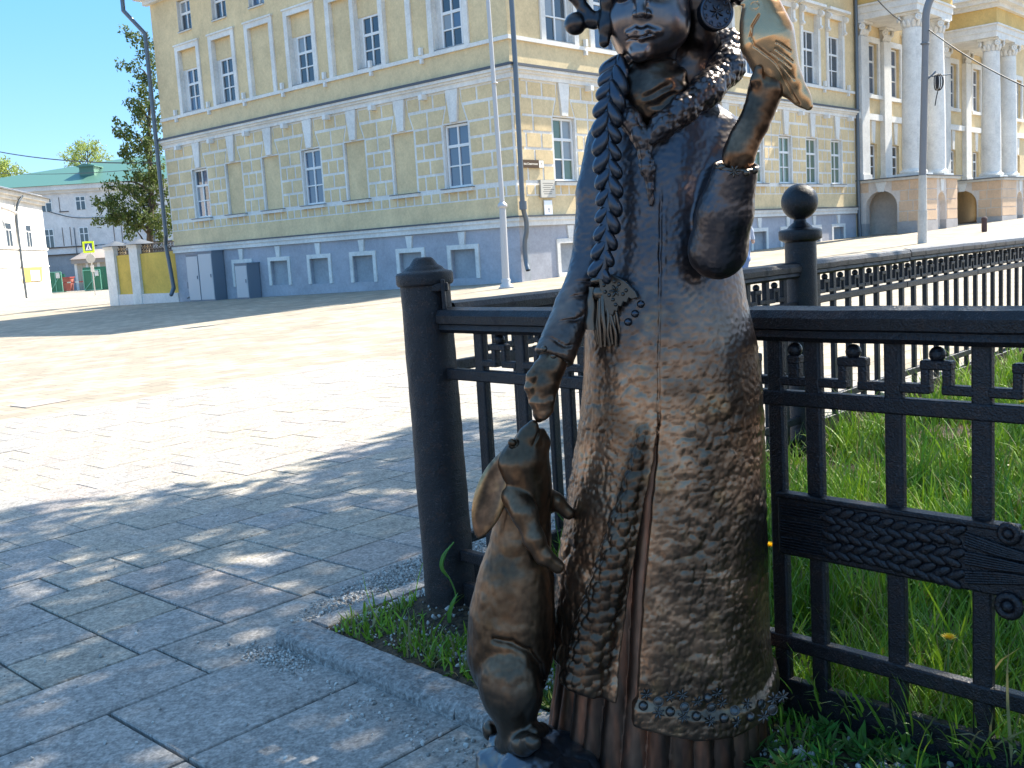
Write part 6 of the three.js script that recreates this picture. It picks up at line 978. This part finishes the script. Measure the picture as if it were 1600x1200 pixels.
  { const c = A(1117, 20, 2.425), n = V(0.25, 0.02, 1).normalize(), list = [face(new THREE.CylinderGeometry(0.037, 0.04, 0.02, 36).rotateX(Math.PI / 2), c, n), face(new THREE.TorusGeometry(0.037, 0.004, 8, 36), c.clone().addScaledVector(n, 0.01), n)]; for (let k = 0; k < 9; k++) list.push(face(new THREE.TorusGeometry(0.004, 0.0018, 6, 12).translate(0.029 * Math.cos(k * 0.698), 0.029 * Math.sin(k * 0.698), 0.011), c, n)); list.push(face(flower(0.018, 0.3).translate(0, 0, 0.011), c, n)); addTo('ear_disc', join(list, DK), bz); }
  // the rock she stands on, with the metal plinth under the skirt
  const rk = A(842, 1222, 2.42), rock = (x, y, z) => { let d = smin(ellip(x, y, z, V(rk.x, home.y + 0.02, rk.z), 0.165, 0.125, 0.17), ellip(x, y, z, V(home.x, home.y - 0.02, home.z + 0.0), 0.34, 0.065, 0.28), 0.05); if (Math.abs(d) < 0.08) { const c = cells(x * 11, y * 13, z * 11); d += 0.035 * (c[0] - 0.45) - 0.012 * fbm(x * 18, y * 18, z * 18, 3); } return d; };
  addTo('rock_base', meshField(rock, V(rk.x - 0.26, home.y - 0.1, -2.9), V(home.x + 0.38, home.y + 0.17, -2.18), 0.0055, (x, y, z) => { const q = sstep(0.0, 0.3, fbm(x * 14, y * 14, z * 14, 3)); return [lerp(0.07, 0.17, q), lerp(0.075, 0.15, q), lerp(0.09, 0.13, q)]; }), bronzeMat({ roughness: 0.34, clearcoat: 0.5 }));
}
// ------------------------------------------------------------------ the bronze rabbit (hare) at her side
{
  const A = (px, py, d = 2.47) => at(px, py, d);
  const body = [[A(800, 1085, 2.47), 0.072], [A(797, 1020, 2.47), 0.093], [A(800, 960, 2.47), 0.092], [A(807, 900, 2.465), 0.077], [A(815, 830, 2.46), 0.058], [A(820, 775, 2.45), 0.047], [A(821, 738, 2.44), 0.043], [A(821, 716, 2.43), 0.038]];
  const muzzle = [[A(818, 708, 2.42), 0.037], [A(827, 683, 2.415), 0.0245], [A(833, 664, 2.41), 0.0125]], jaw = [[A(836, 724, 2.44), 0.031], [A(846, 692, 2.435), 0.018], [A(846, 676, 2.43), 0.011]];
  const armN = [[A(804, 775, 2.405), 0.034], [A(819, 800, 2.372), 0.03], [A(834, 842, 2.352), 0.0245], [A(848, 868, 2.35), 0.019], [A(872, 886, 2.36), 0.0165]], armF = [[A(846, 775, 2.49), 0.03], [A(868, 784, 2.49), 0.021], [A(888, 802, 2.49), 0.017]];
  const thigh = A(797, 1068, 2.405), eye = A(800, 692, 2.395), cheek = A(808, 726, 2.405), tail = A(766, 1142, 2.5), leg = [[A(808, 1080, 2.4), 0.06], [A(806, 1130, 2.4), 0.045], [A(800, 1168, 2.405), 0.03]], foot = [[A(790, 1160, 2.42), 0.028], [A(818, 1164, 2.34), 0.026], [A(832, 1160, 2.3), 0.02]];
  const CREASE = [[774, 1000, 2.4], [800, 1003, 2.35], [826, 1018, 2.33], [842, 1045, 2.34], [850, 1085, 2.35]].map(([a, b, c]) => { const p = A(a, b, 2.37); p.z = 0; return [p, 0]; });
  const paw = [[A(846, 1140, 2.42), 0.018], [A(832, 1144, 2.36), 0.016]];
  const f = (x, y, z) => {
    let d = chain(x, y, z, body, 0.06); d = smin(d, chain(x, y, z, muzzle, 0.02), 0.03); d = smin(d, chain(x, y, z, jaw, 0.02), 0.02); d = smin(d, ellip(x, y, z, cheek, 0.045, 0.042, 0.034), 0.025);
    if (Math.abs(d) < 0.2) {
      d = smin(d, chain(x, y, z, armN, 0.015), 0.008); d = smin(d, chain(x, y, z, armF, 0.015), 0.02);
      d = smin(d, ellip(x, y, z, thigh, 0.078, 0.108, 0.075), 0.008); d = smin(d, chain(x, y, z, leg, 0.02), 0.02); d = smin(d, chain(x, y, z, foot, 0.01), 0.016); d = smin(d, chain(x, y, z, paw, 0.01), 0.012); d = smin(d, ellip(x, y, z, tail, 0.02, 0.026, 0.02), 0.012);
      const e = Math.hypot(x - eye.x, (y - eye.y) * 1.25, z - eye.z); d += 0.005 * Math.exp(-((e - 0.0125) ** 2) / 0.000009); d = smin(d, Math.hypot(x - eye.x, y - eye.y, z - eye.z + 0.004) - 0.0095, 0.003);
      const ms = A(839, 681, 2.4); const q = (y - ms.y) * 0.55 - (x - ms.x), tt = (x - ms.x) * 0.5 + (y - ms.y); d += 0.006 * Math.exp(-q * q / 0.000012) * Math.exp(-tt * tt / 0.0004) * (z > -2.44 ? 1 : 0);
      if (Math.abs(d) < 0.03 && z > -2.46) { const gr = chain(x, y, 0, CREASE, 0.005); d += 0.010 * Math.exp(-gr * gr / 0.00006); }
      if (Math.abs(d) < 0.03) { const c = cells(x * 34, y * 30, z * 34), low = sstep(A(0, 800).y, A(0, 980).y, y); d += 0.0026 * (c[0] - 0.45) * sstep(-0.2, 0.3, N3(x * 7, y * 7, z * 7)) - 0.004 * fbm(x * 11, y * 11, z * 11, 3) + 0.0008 * N3(x * 80, y * 40, z * 80); }
    }
    return d;
  };
  const g = thing('rabbit_statue', 'bronze rabbit statue rearing up to touch the lowered hand of the girl', 'statue', V(A(800, 1170, 2.45).x, A(800, 1175, 2.45).y, -2.45)), h = g.position, add = (n, q, m) => { q.translate(-h.x, -h.y, -h.z); return part(g, n, q, m); };
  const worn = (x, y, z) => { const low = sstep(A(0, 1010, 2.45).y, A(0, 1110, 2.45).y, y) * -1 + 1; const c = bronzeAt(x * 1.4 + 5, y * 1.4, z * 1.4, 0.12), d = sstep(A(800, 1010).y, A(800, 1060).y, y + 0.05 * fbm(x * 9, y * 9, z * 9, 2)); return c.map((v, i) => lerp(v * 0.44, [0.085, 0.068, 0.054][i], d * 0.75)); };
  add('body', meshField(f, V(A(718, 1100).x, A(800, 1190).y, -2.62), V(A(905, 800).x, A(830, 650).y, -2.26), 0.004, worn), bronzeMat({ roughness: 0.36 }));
  const e0 = A(787, 706, 2.41), e1 = A(749, 834, 2.41), ed = e1.clone().sub(e0).normalize(), el = e0.distanceTo(e1), es = V(-ed.y, ed.x, 0);
  const ear = (x, y, z) => { const u = (x - e0.x) * ed.x + (y - e0.y) * ed.y, v = (x - e0.x) * es.x + (y - e0.y) * es.y, t = clamp(u / el, -0.1, 1.05), w = 0.037 * Math.sqrt(Math.max(0.02, 1 - Math.pow(Math.abs(t * 2 - 1.15) / 1.2, 2.4))) + 0.002, zz = z + 2.41 - 0.012 * Math.sin(t * 2.5); const q = Math.hypot(v / w, (t - 0.5) * el / (el * 0.55), zz / 0.012); let d = (q - 1) * 0.0105; d = smax(d, -(Math.hypot(v / (w * 0.72), (t - 0.52) * 2.1, (zz - 0.013) / 0.0125) - 1) * 0.011, 0.005); return d * 0.8; };
  add('ear', meshField(ear, V(A(728, 800).x, A(755, 845).y, -2.47), V(A(815, 700).x, A(790, 690).y, -2.37), 0.0032, (x, y, z) => { const v = Math.abs((x - e0.x) * es.x + (y - e0.y) * es.y); return bronzeAt(x * 2, y * 2, z * 2, sstep(0.018, 0.03, v) * 0.75).map((q) => q * 0.9); }), bronzeMat({ roughness: 0.36 }));
}
// ------------------------------------------------------------------ the brass bird on her hand
{
  const A = (px, py, d = 2.245) => at(px, py, d);
  const bc = A(1199, 62), back = [[A(1189, 2), 0.033], [A(1192, 30), 0.041], [A(1199, 62), 0.051], [A(1211, 98), 0.042], [A(1232, 128), 0.026], [A(1252, 152), 0.014], [A(1264, 166), 0.008]];
  const beak = [[A(1172, 4, 2.24), 0.012], [A(1160, 6, 2.235), 0.004]], eye = A(1181, 9, 2.208), tip = A(1266, 167), w0 = A(1190, 40, 2.2), w1 = A(1256, 150, 2.225), wd = w1.clone().sub(w0), wl = wd.length(); wd.normalize();
  const G0 = (a, b) => { const p = A(a, b, 2.2); p.z = 0; return p; }, GROOVE = [[1211, 67, 1237, 79], [1210, 77, 1241, 95], [1204, 82, 1238, 104], [1217, 98, 1246, 122]].map(([a, b, c, e]) => [G0(a, b), G0(c, e)]), OUT = [[1186, 24], [1177, 40], [1175, 56], [1180, 70], [1194, 82], [1210, 94], [1226, 114], [1242, 138], [1256, 158]].map(([a, b]) => G0(a, b));
  const f = (x, y, z) => {
    const zz = z + 2.245; let d = 1e3; for (let i = 0; i < back.length - 1; i++) { const a = back[i][0], b = back[i + 1][0]; const k = i > 3 ? 1.6 : i > 2 ? 1.15 : 0.98; const q = cap(x, y, -2.245 + zz * k, a, b, back[i][1], back[i + 1][1]); d = d > 1 ? q : smin(d, q, 0.025); }
    d = smin(d, chain(x, y, z, beak), 0.008);
    const px2 = (q) => cap(x, y, 0, q[0], q[1], 0, 0); let gd = 9; for (const q of GROOVE) gd = Math.min(gd, px2(q)); let ol = 9; for (let i = 0; i < OUT.length - 1; i++) ol = Math.min(ol, cap(x, y, 0, OUT[i], OUT[i + 1], 0, 0));
    if (z > -2.245 && Math.abs(d) < 0.015) d += 0.0026 * Math.exp(-gd * gd / 0.0000025) + 0.0042 * Math.exp(-ol * ol / 0.000006);
    if (Math.abs(d) < 0.015 && z > -2.235) { const e = Math.hypot(x - eye.x, y - eye.y); d += 0.002 * Math.exp(-((e - 0.008) ** 2) / 0.000004); }
    if (Math.abs(d) < 0.02) d += 0.0012 * fbm(x * 30, y * 30, z * 30, 3);
    return d;
  };
  const g = thing('bird_statue', 'shiny brass bird statue perched on the raised hand of the girl', 'statue', V(bc.x, A(1199, 108).y, -2.245)), h = g.position, q = meshField(f, V(A(1150, 60).x, A(1260, 182).y, -2.35), V(A(1285, 150).x, A(1190, -28).y, -2.19), 0.0026, (x, y, z) => { const k = sstep(-0.2, 0.3, fbm(x * 18, y * 18, z * 18, 2)), lowB = 0; return [lerp(0.50, 0.64, k), lerp(0.295, 0.375, k), lerp(0.155, 0.195, k)]; });
  q.translate(-h.x, -h.y, -h.z); part(g, 'body', q, bronzeMat({ metalness: 0.9, roughness: 0.27, clearcoat: 0.15 }));
}
// ------------------------------------------------------------------ a passer-by far behind her
{
  const b = at(1163, 412, 24), y0 = groundY(b.x, b.z), P = (x, y, z) => V(x, y, z);
  const limb = { body: [[[P(0, 1.42, 0), 0.13], [P(0, 1.15, 0), 0.13], [P(0, 0.95, 0), 0.14]], [[P(-0.17, 1.4, 0), 0.06], [P(-0.24, 1.12, -0.05), 0.05], [P(-0.2, 0.88, -0.12), 0.04]], [[P(0.17, 1.4, 0), 0.06], [P(0.25, 1.12, 0.06), 0.05], [P(0.24, 0.88, 0.12), 0.04]], [[P(0, 1.45, 0), 0.05], [P(0, 1.55, 0.01), 0.05]], [[P(-0.09, 0.92, 0), 0.09], [P(-0.1, 0.5, 0.1), 0.06], [P(-0.1, 0.09, 0.02), 0.045], [P(-0.1, 0.045, 0.16), 0.04]], [[P(0.09, 0.92, 0), 0.09], [P(0.1, 0.5, 0.02), 0.06], [P(0.1, 0.12, -0.26), 0.045], [P(0.1, 0.06, -0.12), 0.04]]] };
  const body = (x, y, z) => { let d = 1e3; for (const c of limb.body) { const q = chain(x, y, z, c, 0.04); d = d > 1 ? q : smin(d, q, 0.05); } return smin(d, ellip(x, y, z, P(0, 1.65, 0.015), 0.075, 0.11, 0.095), 0.02); };
  const legs = (x, y, z) => { let d = smin(chain(x, y, z, limb.body[4].slice(0, 3), 0.04), chain(x, y, z, limb.body[5].slice(0, 3), 0.04), 0.04); d = smin(d, ellip(x, y, z, P(0, 0.95, 0), 0.17, 0.12, 0.12), 0.04); return Math.max(d - 0.018, 0.07 - y, y - 1.02); }, top = (x, y, z) => { let d = 1e3; for (const c of limb.body.slice(0, 3)) { const q = chain(x, y, z, c, 0.04); d = d > 1 ? q : smin(d, q, 0.05); } return Math.max(d - 0.016, 0.93 - y, y - 1.49); };
  const g = thing('person', 'person in blue jeans walking across the square, mostly hidden behind the statue', 'person', V(b.x, y0, b.z), 0.9);
  const vm = (r) => std({ color: rgb(1, 1, 1), vertexColors: true, roughness: r });
  part(g, 'body', meshField(body, P(-0.4, 0, -0.4), P(0.4, 1.8, 0.35), 0.02, (x, y) => (y > 1.7 ? [0.05, 0.03, 0.02] : y < 0.1 ? [0.5, 0.5, 0.5] : [0.5, 0.32, 0.24])), vm(0.7)); part(g, 'trousers', meshField(legs, P(-0.3, 0, -0.4), P(0.3, 1.1, 0.3), 0.02, () => [0.13, 0.2, 0.36]), vm(0.9)); part(g, 'shirt', meshField(top, P(-0.4, 0.8, -0.3), P(0.4, 1.55, 0.3), 0.02, () => [0.35, 0.38, 0.45]), vm(0.9));
}
scene.updateMatrixWorld(true);
renderer.render(scene, camera);
